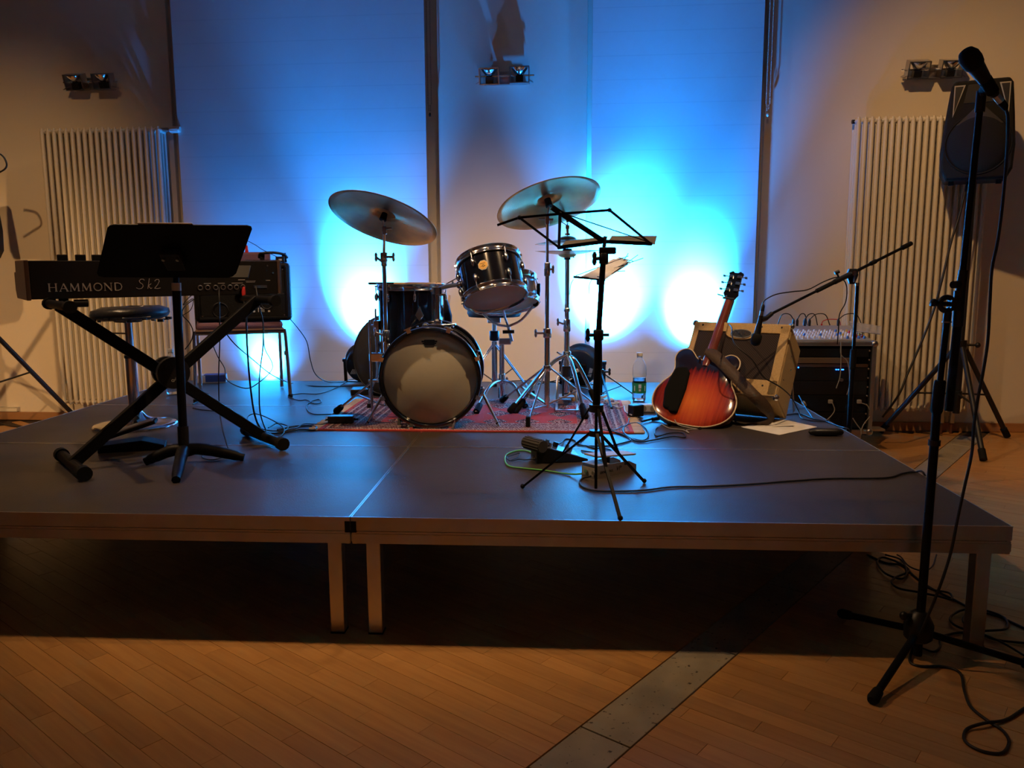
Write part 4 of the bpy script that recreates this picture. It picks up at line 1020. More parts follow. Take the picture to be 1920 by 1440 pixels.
# bar stool
bs = V((D(253, 800).x, D(253, 797).y, DG)); 
bs = (D(178, 800)+D(330, 797))/2; bs.z = DG
t = thing('bar_stool', 'chrome bar stool with torn black vinyl seat behind the keyboard stand', 'stool', bs)
RB = (D(330, 797)-D(178, 800)).length/2
TS = Matrix.Translation(bs)
build('base_disc', MB().lathe([(RB, .0), (RB+.002, .008), (RB-.006, .014), (RB-.03, .017), (.10, .030), (.055, .048), (.034, .075), (.030, .10), (1e-3, .10)], 48, TS), M_chrome, t)
sz = P(245, 590, Y=bs.y).z; szb = P(245, 602, Y=bs.y).z-DG
cz1 = P(245, 668, Y=bs.y).z-DG
build('outer_column', MB().cyl((0, 0, .08), (0, 0, cz1), .026, n=20, M=TS), M_chrome, t)
build('gas_lift', MB().cyl((0, 0, cz1), (0, 0, szb), .017, n=16, M=TS), M_chrome2, t)
build('collar', MB().cyl((0, 0, cz1-.008), (0, 0, cz1+.006), .030, n=20, M=TS), M_blk, t)
build('lever', MB().cyl((-.002, -.01, szb-.06), (-.085, -.01, szb-.058), .004, n=8, M=TS), M_chrome2, t)
sx0 = P(178, 592, Y=bs.y).x; sx1 = P(311, 588, Y=bs.y).x; sr = (sx1-sx0)/2; sxc = (sx0+sx1)/2
pr = [(1e-3, -.016), (sr*.25, -.016), (sr*.8, -.010), (sr*.97, .004), (sr, .018), (sr*.97, .036), (sr*.75, .050), (1e-3, .054)]
mbq = MB().lathe(pr, 40, Matrix.Translation((sxc, bs.y, sz-.012)) @ Matrix.Rotation(-.03, 4, 'Y')); random.seed(11)
mbq.v = [p+V((random.uniform(-1, 1), random.uniform(-1, 1), random.uniform(-1, 1)))*.0022 for p in mbq.v]
st_ = build('seat', mbq, M_seat, t)
tr_ = MB()
for k in range(26):
    a = k/26*2*math.pi; r = sr*.99; q = V((sxc+r*math.cos(a), bs.y+r*math.sin(a), sz-.014+random.uniform(-.012, .004)))
    tr_.box(tuple(q), (random.uniform(.01, .03), .01, random.uniform(.004, .014)), None)
build('torn_edge', tr_, M_seat, st_, kind='stuff')
build('tear', MB().tube(smooth([(sxc+sr*.52, bs.y-sr*.80, sz-.002), (sxc+sr*.56, bs.y-sr*.70, sz+.016), (sxc+sr*.50, bs.y-sr*.5, sz+.037), (sxc+sr*.44, bs.y-.02, sz+.042)]), .0028, 5).tube([(sxc+sr*.3, bs.y-sr*.96, sz-.006), (sxc+sr*.86, bs.y-sr*.56, sz-.004)], .0022, 5), M_fringe, st_)
build('seat_plate', MB().cyl((bs.x, bs.y, sz-.035), (bs.x, bs.y, sz-.012), .06, .09, 16), M_blk, t)

# expression pedal behind the music stand foot
pc = D(250, 842); Mq = Matrix.Translation(pc) @ Matrix.Rotation(.35, 4, 'Z')
t = thing('expression_pedal', 'black foot pedal tilted open behind the foot of the pole music stand', 'pedal', M=Mq)
build('pedal_base', MB().prism([(-.13, 0), (.13, 0), (.13, .02), (.04, .045), (-.13, .03)], -.05, .05, Matrix(((1, 0, 0, 0), (0, 0, 1, 0), (0, 1, 0, 0), (0, 0, 0, 1)))), M_blkm, t, local=True, bevel=.003)
build('treadle', MB().box((.01, 0, .085), (.24, .09, .014), Matrix.Rotation(-.30, 4, 'Y')), M_blkm, t, local=True, bevel=.003)
build('rubber_tread', MB().box((.01, 0, .094), (.22, .08, .006), Matrix.Rotation(-.30, 4, 'Y')), M_grey, t, local=True)

# chair carrying the small amplifier
cu = (D(545, 745)-D(367, 755)); cu.z = 0; cw = cu.length; cu.normalize(); cvv = V((-cu.y, cu.x, 0)); co = (D(545, 745)+D(367, 755))/2
CM = fr3(co, cu, cvv, (0, 0, 1)); SH = .415; cdp = .44
t = thing('stacking_chair', 'chrome framed chair with purple seat pad carrying the small black amplifier', 'chair', M=CM)
hw = cw/2
for s in (-1, 1):
    build('leg', MB().tube([(s*hw, 0, .004), (s*(hw-.012), .02, SH-.05), (s*(hw-.015), .024, SH-.01)], .0105, 12), M_chrome, t, local=True)
    build('leg', MB().tube(smooth([(s*(hw-.02), cdp, .004), (s*(hw-.02), cdp-.02, SH-.02), (s*(hw-.02), cdp+.01, SH+.15), (s*(hw-.03), cdp+.06, .80)], 4), .0105, 12), M_chrome, t, local=True)
    build('side_rail', MB().tube([(s*(hw-.015), .024, SH-.015), (s*(hw-.02), cdp-.02, SH-.025)], .010, 10), M_chrome, t, local=True)
    build('stack_bumper', MB().cyl((s*(hw-.012), .018, SH-.16), (s*(hw-.012), .018, SH-.135), .014, n=10), M_chrome2, t, local=True)
    build('foot_glide', MB().cyl((s*hw, 0, .0), (s*hw, 0, .02), .013, n=10), M_rub, t, local=True)
build('front_rail', MB().cyl((-hw+.015, .024, SH-.02), (hw-.015, .024, SH-.02), .009, n=10), M_chrome, t, local=True)
build('seat_shell', MB().box((0, cdp/2, SH-.004), (cw-.04, cdp, .012)), mat('seat_plywood', (.18, .10, .06), .5), t, local=True, bevel=.004)
build('seat_pad', MB().box((0, cdp/2, SH+.022), (cw-.05, cdp-.01, .042)), M_purple, t, local=True, bevel=.016)
build('back_pad', MB().box((0, cdp+.05, .74), (cw-.10, .035, .26), None), M_purple, t, local=True, bevel=.014)
# the amplifier on the chair
aw = .54; ah = .34; ad_ = .27
AM = CM @ Matrix.Translation((.025, .01, SH+.046)) @ Matrix.Rotation(-.06, 4, 'Z')
t = thing('keyboard_amplifier', 'small black keyboard amplifier standing on the purple chair', 'amplifier', M=AM)
build('cabinet', MB().box((0, ad_/2, ah/2), (aw, ad_, ah)), M_cover, t, local=True, bevel=.022)
fm = MB()
for (cx, cz, dx_, dz2) in ((0, ah-.02, aw-.05, .014), (0, .02, aw-.05, .014), (-aw/2+.026, ah/2, .014, ah-.05), (aw/2-.026, ah/2, .014, ah-.05)): fm.box((cx, -.002, cz), (dx_, .012, dz2))
build('front_frame', fm, M_blkm, t, local=True, bevel=.003)
build('baffle', MB().box((0, .004, ah/2), (aw-.07, .01, ah-.06)), M_cover, t, local=True)
build('port', MB().ring(.032, .004, 24, 6, Matrix.Translation((aw*.24, -.003, ah*.30)) @ Matrix.Rotation(math.pi/2, 4, 'X')), M_blk, t, local=True)
build('port', MB().ring(.042, .004, 24, 6, Matrix.Translation((-aw*.24, -.003, ah*.20)) @ Matrix.Rotation(math.pi/2, 4, 'X')), M_blk, t, local=True)
pm_ = MB()
for k in range(4): pm_.box((aw*.15+k*.010, -.003, ah*.19), (.004, .002, .022))
for k in range(3): pm_.box((aw*.155+k*.012, -.003, ah*.225), (.007, .002, .005))
pm_.box((aw*.105, -.003, ah*.17), (.012, .002, .010)); pm_.box((aw*.26, -.003, ah*.17), (.012, .002, .010))
build('panel_print', pm_, M_txt, t, local=True)
for a in ((-.42, .1), (.42, .1), (-.42, .88), (.42, .88)): build('screw', MB().cyl((aw*a[0], -.004, ah*a[1]), (aw*a[0], 0, ah*a[1]), .004, n=8), M_chrome2, t, local=True)
# small gear on top of it
g = AM @ V((aw*.33, .08, ah))
t = thing('headphones', 'black headphones lying on top of the small black amplifier', 'headphones', g)
Mh = AM @ Matrix.Translation((aw*.33, .09, ah))
build('headband', MB().tube(smooth([Mh @ V((-.08, .03, .03)), Mh @ V((-.07, 0, .052)), Mh @ V((0, -.02, .058)), Mh @ V((.06, 0, .048)), Mh @ V((.08, .03, .03))]), .008, 8), M_blk, t)
for s in (-1, 1): build('ear_cup', MB().cyl(Mh @ V((s*.075, .03, .03)), Mh @ V((s*.05, .03, .028)), .028, n=16), M_rub, t)
t = thing('adapter_box', 'small black adapter with a pale label on top of the amplifier, by its right corner', 'adapter', AM @ V((aw*.42, .05, ah)))
build('box_body', MB().box((aw*.40, .045, ah+.018), (.05, .06, .034), AM), M_blk, t, bevel=.003)
build('label_plate', MB().box((aw*.40, .0145, ah+.016), (.018, .001, .010), AM), M_txt, t)
single('red_jack', MB().cyl(P(462, 460, Y=2.42), P(463, 474, Y=2.42), .008, .011, 10), M_redp, 'red jack plug above the small amplifier beside the music desk', 'plug')

# bottles
def bottle(base, h, label):
    t = thing('water_bottle', label, 'bottle', base); T_ = Matrix.Translation(base); k = h/.25
    R = .036*k
    pr = [(1e-3, .006), (R*.6, .002), (R*.9, .004), (R, .016), (R*.96, .03), (R, .05), (R, .10*k), (R*.93, .108*k), (R*.93, .125*k), (R*.99, .135*k), (R*1.0, .165*k), (R*.9, .19*k), (R*.55, .212*k), (R*.38, .222*k), (R*.36, .236*k)]
    build('bottle_body', MB().lathe(pr+[(r-.0012 if r > .002 else r, z+.001) for r, z in pr[::-1]], 28, T_), M_pet, t)
    build('bottle_water', MB().lathe([(1e-3, .008), (R*.9, .008), (R*.95, .02), (R*.95, .10*k), (R*.90, .108*k), (R*.90, .122*k), (1e-3, .122*k)], 24, T_), M_water, t)
    lb_ = build('bottle_label', MB().lathe([(R+.0006, .045*k), (R+.0006, .098*k)], 28, T_), M_label, t)
    build('label_print', MB().box((-.0, -R-.0012, .082*k), (.014*k, .001, .020*k), T_).box((0, -R-.0012, .062*k), (.012, .001, .012), T_), M_txt, lb_)
    for s in (-1, 1): build('label_print', MB().box((s*R*.72, -R*.72, .07*k), (.004, .003, .026*k), T_), M_txt, lb_)
    build('bottle_cap', MB().lathe([(R*.40, .232*k), (R*.42, .236*k), (R*.42, .250*k), (R*.38, .252*k), (1e-3, .252*k)], 20, T_), M_whitep, t)
hB = (P(1200, 663, Y=2.2).z-DG)
bottle(D(1198, 752), hB, 'clear water bottle with green label beside the guitar')
bottle(D(325, 740), (P(325, 655, Y=2.36).z-DG), 'clear water bottle with green label behind the keyboard stand')
# small carton behind the chair
cb_ = D(392, 717); Mq = Matrix.Translation(cb_) @ Matrix.Rotation(.25, 4, 'Z')
t = thing('small_carton', 'small blue and white carton on the deck behind the chair leg', 'box', cb_)
build('carton_body', MB().box((.02, .0, .027), (.19, .08, .052), Mq), M_paper, t, bevel=.001)
build('blue_lid', MB().box((.045, .0, .0545), (.14, .08, .003), Mq).box((.05, -.041, .03), (.13, .002, .044), Mq), mat('blue_card', (.03, .06, .20), .5), t)

# ================================================================== GUITAR CORNER
B0 = P(1285, 797, Y=1.47)
Hd = reach(B0, 1384, 508, 1.04, True)
gy = (Hd-B0).normalized(); toc = (CAM-B0).normalized(); gn = (toc-gy*toc.dot(gy)).normalized()
gn = Matrix.Rotation(math.radians(-15), 3, gy) @ gn; gx = gy.cross(gn)
GM = fr3(B0, gx, gy, gn)
gt_ = thing('electric_guitar', 'sunburst semi-hollow guitar on a stand, back turned to the room, black pad on it', 'guitar', M=GM)
half = [(0, 0), (.05, .002), (.10, .012), (.155, .042), (.190, .085), (.204, .135), (.200, .185), (.180, .232), (.158, .268), (.147, .300), (.147, .330), (.155, .362), (.163, .395), (.158, .428), (.138, .452), (.112, .460), (.090, .452), (.072, .432), (.055, .412), (.035, .404)]
otl = [V((x, y, 0)) for x, y in half]+[V((-x, y, 0)) for x, y in half[:0:-1]]
otl = smooth(otl+[otl[0]], 3)[:-1]
cg = V((0, .19, 0)); m = MB(); rings = [(1.0, 0.0), (.93, .006), (.8, .010), (.5, .014), (.2, .016)]
no = len(otl)
for f, z in rings: m.v += [V((cg.x+(p.x-cg.x)*f, cg.y+(p.y-cg.y)*f, z)) for p in otl]
for r in range(len(rings)-1): m.f += [(r*no+i, r*no+(i+1) % no, (r+1)*no+(i+1) % no, (r+1)*no+i) for i in range(no)]
m.v.append(V((cg.x, cg.y, .0165))); m.f += [((len(rings)-1)*no+i, (len(rings)-1)*no+(i+1) % no, len(m.v)-1) for i in range(no)]; m.sm = [True]*len(m.f)
G_ = lambda nm, mb, mt, **k: build(nm, mb, mt, gt_, local=True, **k)
G_('back_plate', m, M_burst)
m = MB(); m.v = [V((p.x, p.y, z)) for z in (0, -.044) for p in otl]; m.f = [(i, (i+1) % no, no+(i+1) % no, no+i) for i in range(no)]+[tuple(range(no, 2*no))]; m.sm = [True]*no+[False]
G_('body_side', m, M_side)
G_('binding', MB().tube(otl+[otl[0]], .0038, 6, cap=False), M_bind)
G_('neck', MB().tube([(0, .36, -.004), (0, .415, -.008), (0, .45, -.016), (0, .6, -.018), (0, .84, -.018)], [.020, .027, .026, .0245, .0215], 14), M_neck)
G_('fingerboard', MB().box((0, .60, -.032), (.050, .50, .010)), M_blk, bevel=.002)
Mhs = Matrix.Translation((0, .845, -.022)) @ Matrix.Rotation(math.radians(10), 4, 'X')
hs = G_('headstock', MB().prism([(-.022, 0), (.022, 0), (.040, .035), (.036, .06), (.034, .15), (.040, .168), (.020, .180), (.008, .170), (-.008, .170), (-.020, .180), (-.040, .168), (-.034, .15), (-.036, .06), (-.040, .035)], -.009, .009, Mhs), M_lacq, bevel=.003)
for s in (-1, 1):
    for k in range(3):
        y = .055+k*.042
        build('tuner', MB().box((s*.022, y, .014), (.022, .016, .012), Mhs).cyl((s*.03, y, .014), (s*.052, y, .014), .003, n=6, M=Mhs).box((s*.058, y, .014), (.014, .006, .016), Mhs), M_chrome, hs, local=True, bevel=.002)
G_('strap_button', MB().cyl((-.035, .398, 0), (-.035, .398, .022), .006, n=10).sphere((-.035, .398, .022), .009, 8, 6), M_chrome)
G_('strap_button', MB().cyl((.01, .002, -.02), (.01, -.018, -.02), .006, n=8), M_chrome)
# black pad on the back
gi = GM.inverted()
def onbody(px, py, z=.012):
    o = gi @ CAM; d = gi.to_3x3() @ ray(px, py); t = (z-o.z)/d.z; return o+d*t
padp = [onbody(*q) for q in ((1269, 692), (1289, 691), (1294, 702), (1287, 731), (1270, 776), (1255, 775), (1253, 769), (1243, 765), (1247, 731), (1257, 710), (1265, 696))]
G_('back_pad', MB().prism([(p.x, p.y) for p in padp][::-1], .008, .034), M_foam, bevel=.010)
# leather strap
sp_ = [(1322, 659), (1338, 665), (1360, 686), (1385, 712), (1412, 740), (1436, 765), (1446, 785), (1430, 796), (1400, 800)]
sl = []; sr_ = []
dd0 = (onbody(1327, 662, .024)); z0_ = (GM @ dd0-CAM).dot(Fw)
for i, q in enumerate(sp_):
    a = V(sp_[max(0, i-1)]); b_ = V(sp_[min(len(sp_)-1, i+1)]); dpx = (b_-a).normalized(); w_ = 11 if i < 6 else 6
    nrm = V((-dpx.y, dpx.x))*w_*(.55 if i == 0 else 1)
    if i < 5:
        sl.append(GM @ onbody(q[0]+nrm.x, q[1]+nrm.y, .022)); sr_.append(GM @ onbody(q[0]-nrm.x, q[1]-nrm.y, .022)); zl_ = (sl[-1]-CAM).dot(Fw)
    else:
        zz = zl_+.02*(i-4); sl.append(PD(q[0]+nrm.x, q[1]+nrm.y, zz)); sr_.append(PD(q[0]-nrm.x, q[1]-nrm.y, zz))
sl = smooth(sl, 3); sr_ = smooth(sr_, 3)
for lst in (sl, sr_):
    for p in lst: p.z = max(p.z, DZ+.004)
m = MB(); k = len(sl); off_ = Fw*.003
m.v = sl+sr_+[p+off_ for p in sl]+[p+off_ for p in sr_]
for i in range(k-1): m.f += [(i, i+1, k+i+1, k+i), (2*k+i, 3*k+i, 3*k+i+1, 2*k+i+1), (i, 2*k+i, 2*k+i+1, i+1), (k+i, k+i+1, 3*k+i+1, 3*k+i)]
m.sm = [True]*len(m.f)
build('leather_strap', m, M_leather, gt_)
# capo on the nut
cpx = GM @ V((0, .835, 0))
t = thing('capo', 'small black capo clamped below the headstock of the guitar', 'capo', cpx)
build('capo_bar', MB().box((0, .832, .004), (.062, .010, .008), GM).cyl((-.062, .845, .012), (-.028, .838, .010), .004, n=6, M=GM), M_blk, t, bevel=.002)
build('capo_screw', MB().cyl((-.012, .832, .008), (-.012, .832, .020), .006, n=8, M=GM), M_chrome, t)
# guitar stand
gc = GM @ V((0, .03, -.06))
t = thing('guitar_stand', 'low black folding stand under the sunburst guitar', 'stand', (gc.x, gc.y+.12, DG))
for px, py in ((1224, 786), (1378, 792)):
    f = D(px, py, .010); h = GM @ V((0, .14, -.085))
    l = build('leg', MB().tube([f, f*.8+h*.2, h], .009, 8), M_blk, t); build('foot_cap', MB().sphere(tuple(f), .0098, 8, 6), M_rub, l)
h = GM @ V((0, .14, -.085)); f = V((h.x+.08, h.y+.26, .41))
build('rear_leg', MB().tube([h, f], .009, 8), M_blk, t)
for s in (-1, 1): build('yoke', MB().tube(smooth([GM @ V((s*.07, .06, -.075)), GM @ V((s*.075, .0, -.07)), GM @ V((s*.075, -.014, -.02)), GM @ V((s*.075, -.010, .014))], 4), .008, 8), M_foam, t)

# tweed amplifier, leaning back
psi, tau = math.radians(30), math.radians(35); AD, AH, AW = .25, .405, .505
s_, c_ = math.sin(psi), math.cos(psi)
wd = V((c_, -s_, 0)); bb = V((s_, c_, 0)); dv_ = bb*math.cos(tau)-V((0, 0, 1))*math.sin(tau); uw = V((0, 0, 1))*math.cos(tau)+bb*math.sin(tau)
Bk = D(1474, 787); Fb = Bk-dv_*AD; TM = fr3(Fb-wd*AW, wd, dv_, uw)      # local x right, y depth, z up the front
t = thing('guitar_amplifier', 'tweed-covered guitar amplifier leaning back beside the guitar', 'amplifier', M=TM)
A_b = lambda nm, mb, mt, **k: build(nm, mb, mt, t, local=True, **k)
A_b('cabinet', MB().box((AW/2, AD/2+.006, AH/2), (AW, AD-.012, AH)), M_tweed, bevel=.010)
GX0, GX1, GZ0, GZ1 = .030, AW-.045, .085, AH-.055
fr_m = MB()
fr_m.box((AW/2, .002, AH-.025), (AW-.01, .012, .055)).box((AW/2, .002, .045), (AW-.01, .012, .085)).box((.018, .002, AH/2), (.030, .012, AH-.01)).box((AW-.025, .002, AH/2), (.045, .012, AH-.01))
A_b('front_frame', fr_m, M_tweed, bevel=.003)
A_b('grille_cloth', MB().box(((GX0+GX1)/2, .0045, (GZ0+GZ1)/2), (GX1-GX0+.01, .006, GZ1-GZ0+.01)), M_grille)
lgx = .265; lgz = AH-.066
A_b('logo_surround', MB().prism([(lgx+.085*math.cos(math.pi+a*math.pi/12), AH-.045-.052*abs(math.sin(a*math.pi/12))**.7) for a in range(13)][::1], -.008, .004, Matrix(((1, 0, 0, 0), (0, 0, 1, 0), (0, 1, 0, 0), (0, 0, 0, 1)))), M_tweed, bevel=.002)
EL = lambda r1, r2, y0, y1: MB().prism([(lgx+r1*math.cos(a*math.pi/16), lgz+r2*math.sin(a*math.pi/16)) for a in range(32)], y0, y1, Matrix(((1, 0, 0, 0), (0, 0, 1, 0), (0, 1, 0, 0), (0, 0, 0, 1))))
lg1 = A_b('logo_badge', EL(.056, .026, -.0125, -.008), M_chrome2)
build('badge_field', EL(.052, .022, -.0135, -.012), M_blk, lg1, local=True)
build('badge_lettering', text_mb('PEAVEY', .027, Matrix.Translation((lgx, -.0140, lgz)) @ Matrix.Rotation(math.pi/2, 4, 'X'), .0008, .25, .92), M_chrome, lg1, local=True)
for a in ((.05, AH-.018), (.36, AH-.018), (AW-.045, AH-.018), (AW-.075, .055), (.05, .05)): A_b('screw', MB().cyl((a[0], -.0065, a[1]), (a[0], -.003, a[1]), .005, n=8), M_blk)
for x in (.0, AW):
    for z in (.0, AH):
        for y in (.008,): A_b('corner_guard', MB().sphere((x-.002*(1 if x else -1), y, z-.002*(1 if z else -1)), .017, 8, 6, None, (1, .8, 1)).box((x-.012*(1 if x else -1), y-.008, z-.006*(1 if z else -1)), (.034, .003, .014)), M_chrome)
for q in ((.10, AH*.70), (.14, AH*.56), (.05, AH*.3)): A_b('side_screw', MB().sphere((AW+.001, q[0], q[1]), .005, 8, 5), M_chrome)
for x in (.07, AW-.07):
    for y in (.05, AD-.05): A_b('rubber_foot', MB().cyl((x, y, -.018), (x, y, 0), .016, .019, 14), M_rub)
A_b('handle', MB().tube(smooth([(AW/2-.09, AD*.5, AH), (AW/2-.07, AD*.5, AH+.012), (AW/2+.07, AD*.5, AH+.012), (AW/2+.09, AD*.5, AH)], 4), .008, 8), M_leather)
# support block the amp leans on
bk2 = TM @ V((AW*.5, AD, AH*.5))
A_b('tilt_leg', MB().bar((.02, AD+.002, AH*.62), inv3 if False else (TM.inverted() @ V((*(TM @ V((.02, AD+.12, AH*.55))).to_2d(), DG+.006))), .022, .005, (1, 0, 0)), M_chrome2)
A_b('tilt_leg', MB().bar((AW-.02, AD+.002, AH*.62), TM.inverted() @ V((*(TM @ V((AW-.02, AD+.12, AH*.55))).to_2d(), DG+.006)), .022, .005, (1, 0, 0)), M_chrome2)

# paper and glasses case in front
pp = [D(1389, 801, .001), D(1461, 816, .001), D(1532, 801, .001), D(1466, 786, .001)]
single('sheet_of_paper', MB().sheet(pp[::-1] if ((pp[1]-pp[0]).cross(pp[2]-pp[0])).z < 0 else pp, .0015), M_paper, 'loose printed sheet lying on the deck in front of the tweed amplifier', 'paper')
fo = [D(1447, 800, .0035), D(1475, 790, .0035), D(1490, 798, .008)]
single('folded_note', MB().sheet(fo[::-1] if ((fo[1]-fo[0]).cross(fo[2]-fo[0])).z < 0 else fo, .001), M_paper, 'small folded note on top of the printed sheet', 'paper')
gcs = (D(1515, 816)+D(1582, 818))/2; gl_ = (D(1582, 818)-D(1515, 816)).length
m = MB().tube([(-gl_/2, 0, 0), (-gl_/2+.008, 0, 0), (-gl_/4, 0, 0), (gl_/4, 0, 0), (gl_/2-.008, 0, 0), (gl_/2, 0, 0)], [.006, .018, .023, .023, .018, .006], 16, Matrix.Translation(gcs+V((0, 0, .018))) @ Matrix.Scale(.78, 4, (0, 0, 1)))
single('glasses_case', m, M_blk, 'rounded black glasses case at the right edge of the deck', 'case')

# power strip, adapter and power bricks
ps = D(1215, 772); Mp = Matrix.Translation(ps) @ Matrix.Rotation(math.radians(2), 4, 'Z')
t = thing('power_strip', 'white power strip on the deck behind the rug fringe', 'power strip', ps)
build('strip_body', MB().box((.02, .0, .021), (.20, .055, .042), Mp), M_whitep, t, bevel=.006)
for k in range(3): build('socket', MB().cyl((-.03+k*.055, -.028, .021), (-.03+k*.055, -.024, .021), .018, n=20, M=Mp), M_grey, t)
ap = D(1192, 782); Ma = Matrix.Translation(ap+V((0, 0, .002))) @ Matrix.Rotation(.6, 4, 'Z') @ Matrix.Rotation(.0, 4, 'X')
single('plug_adapter', MB().box((0, 0, .033), (.07, .05, .062), Ma), M_blk, 'black mains adapter block beside the white power strip', 'adapter', bevel=.006)
bpz = D(640, 792, .007); Mb_ = Matrix.Translation(bpz) @ Matrix.Rotation(.10, 4, 'Z')
t = thing('power_brick', 'black power supply brick lying on the left end of the rug', 'adapter', bpz)
build('brick_body', MB().box((0, 0, .018), (.125, .055, .034), Mb_), M_blk, t, bevel=.004)
build('strain_relief', MB().cyl((.0625, 0, .016), (.085, 0, .014), .006, .004, 8, Mb_).cyl((-.0625, 0, .016), (-.08, 0, .012), .005, .003, 8, Mb_), M_rub, t)

# ================================================================== PEDALS AND FRONT WIRE MUSIC STAND
A0, A1, A2 = D(1121, 898), D(1193, 881), D(1088, 889)
ax_ = (A1-A0); vl = ax_.length; ax_.normalize(); ay_ = V((-ax_.y, ax_.x, 0)); vw = .085
VM = fr3(A0, ax_, ay_, (0, 0, 1)); SW = Matrix(((1, 0, 0, 0), (0, 0, 1, 0), (0, 1, 0, 0), (0, 0, 0, 1)))
t = thing('volume_pedal', 'silver volume pedal lying under the front wire music stand', 'pedal', M=VM)
pf = [(0, 0), (vl, 0), (vl, .022), (vl*.8, .042), (0, .048)]
build('pedal_side', MB().prism(pf, 0, .003, SW), M_alu, t, local=True)
build('pedal_side', MB().prism(pf, vw-.003, vw, SW), M_alu, t, local=True)
build('pedal_base', MB().box((vl/2, vw/2, .003), (vl, vw-.006, .005)).box((.0015, vw/2, .018), (.003, vw-.006, .034)).box((.035, vw/2, .046), (.06, vw-.006, .003)), M_grey, t, local=True)
build('treadle', MB().box((vl*.52, vw/2+.006, .068), (vl*1.02, .070, .007), Matrix.Translation((vl*.5, 0, 0)) @ Matrix.Rotation(.10, 4, 'Y') @ Matrix.Translation((-vl*.5, 0, 0))), M_grey, t, local=True, bevel=.002)
build('pot_shaft', MB().cyl((vl*.45, vw/2, .01), (vl*.45, vw/2, .066), .010, n=10), M_blk, t, local=True)
build('jack_nut', MB().cyl((-.006, .020, .018), (.004, .020, .018), .008, n=8).cyl((-.006, .060, .018), (.004, .060, .018), .008, n=8), M_chrome2, t, local=True)
build('side_lettering', text_mb('ERNIE BALL', .0135, Matrix.Translation((vl*.22, -.0007, .020)) @ Matrix.Rotation(math.pi/2, 4, 'X'), .0005), M_txtd, t, local=True)
build('side_lettering', text_mb('VP', .024, Matrix.Translation((vl*.52, -.0007, .022)) @ Matrix.Rotation(math.pi/2, 4, 'X'), .0005, .3), M_txtd, t, local=True)
build('side_screw', MB().cyl((vl*.70, -.003, .034), (vl*.70, 0, .034), .005, n=8), M_blk, t, local=True)
A0, A1 = D(1006, 870), D(1103, 866); ax_ = A1-A0; vl = ax_.length; ax_.normalize(); ay_ = V((-ax_.y, ax_.x, 0))
VM = fr3(A0, ax_, ay_, (0, 0, 1)); vw = .13
t = thing('effects_pedal', 'black effects pedal with ribbed roller left of the silver volume pedal', 'pedal', M=VM)
build('pedal_body', MB().prism([(0, 0), (vl, 0), (vl, .012), (.05, .062), (0, .062)], 0, vw, SW), M_blk, t, local=True, bevel=.004)
Mt = Matrix.Translation((.03, 0, .072)) @ Matrix.Rotation(math.atan2(.05, vl-.05), 4, 'Y')
build('control_plate', MB().box((vl*.42, vw/2, -.006), (vl*.66, vw*.9, .006), Mt), mat('blue_grey_panel', (.16, .19, .24), .25, .6), t, local=True, bevel=.002)
for q in ((.03, .03), (.03, .09), (.12, .05), (.12, .10)): build('footswitch', MB().cyl((q[0], q[1], -.004), (q[0], q[1], .014), .009, n=10, M=Mt), M_chrome, t, local=True)
build('control_knob', MB().cyl((.06, vw*.5, -.002), (.06, vw*.5, .018), .011, n=12, M=Mt), M_blk, t, local=True)
Mr = Matrix.Translation((.0, .03, .072)) @ Matrix.Rotation(.5, 4, 'Z')
rl = MB().cyl((0, -.05, 0), (0, .06, 0), .024, n=20, M=Mr)
for k in range(14): a = k*math.pi/7; rl.cyl((.0245*math.cos(a), -.045, .0245*math.sin(a)), (.0245*math.cos(a), .055, .0245*math.sin(a)), .0028, n=5, M=Mr)
build('ribbed_roller', rl, mat('dark_ribbed_rubber', (.05, .048, .045), .5), t, local=True)
build('input_jack', MB().cyl((-.012, .02, .02), (.0, .02, .02), .008, n=8), M_chrome2, t, local=True)

# front wire stand
fa, fb_, fc = D(980, 913, .006), D(1208, 903, .006), D(1163, 973, .006)
def circ(a, b, c):
    D_ = 2*(a.x*(b.y-c.y)+b.x*(c.y-a.y)+c.x*(a.y-b.y))
    ux = ((a.x**2+a.y**2)*(b.y-c.y)+(b.x**2+b.y**2)*(c.y-a.y)+(c.x**2+c.y**2)*(a.y-b.y))/D_
    uy = ((a.x**2+a.y**2)*(c.x-b.x)+(b.x**2+b.y**2)*(a.x-c.x)+(c.x**2+c.y**2)*(b.x-a.x))/D_
    return ux, uy
wx, wy = circ(fa, fb_, fc)
t = thing('wire_music_stand', 'black folding wire music stand at the front of the stage, empty', 'music stand', (wx, wy, DG))
pt_ = P(1132, 470, Y=wy); pk = P(1122, 628, Y=wy); pl_ = P(1118, 765, Y=wy); pz = P(1118, 850, Y=wy)
build('lower_tube', MB().cyl(pl_, pk, .0125, n=14), M_bar, t)
build('upper_tube', MB().cyl(pk, pt_, .0095, n=12), M_bar, t)
build('centre_rod', MB().cyl(pl_, (pz.x, pz.y, DG+.03), .005, n=8), M_bar, t)
collar(t, pk, .017, .035, (-.035, -.01, 0), m=M_blk); build('lock_pin', MB().cyl(pk, pk+V((.035, 0, 0)), .005, n=8), M_blk, t)
lowh = P(1116, 812, Y=wy)
build('spreader_collar', MB().cyl(pl_-V((0, 0, .012)), pl_+V((0, 0, .012)), .024, n=14), M_blk, t)
build('leg_collar', MB().cyl(lowh-V((0, 0, .01)), lowh+V((0, 0, .01)), .020, n=14), M_blk, t)
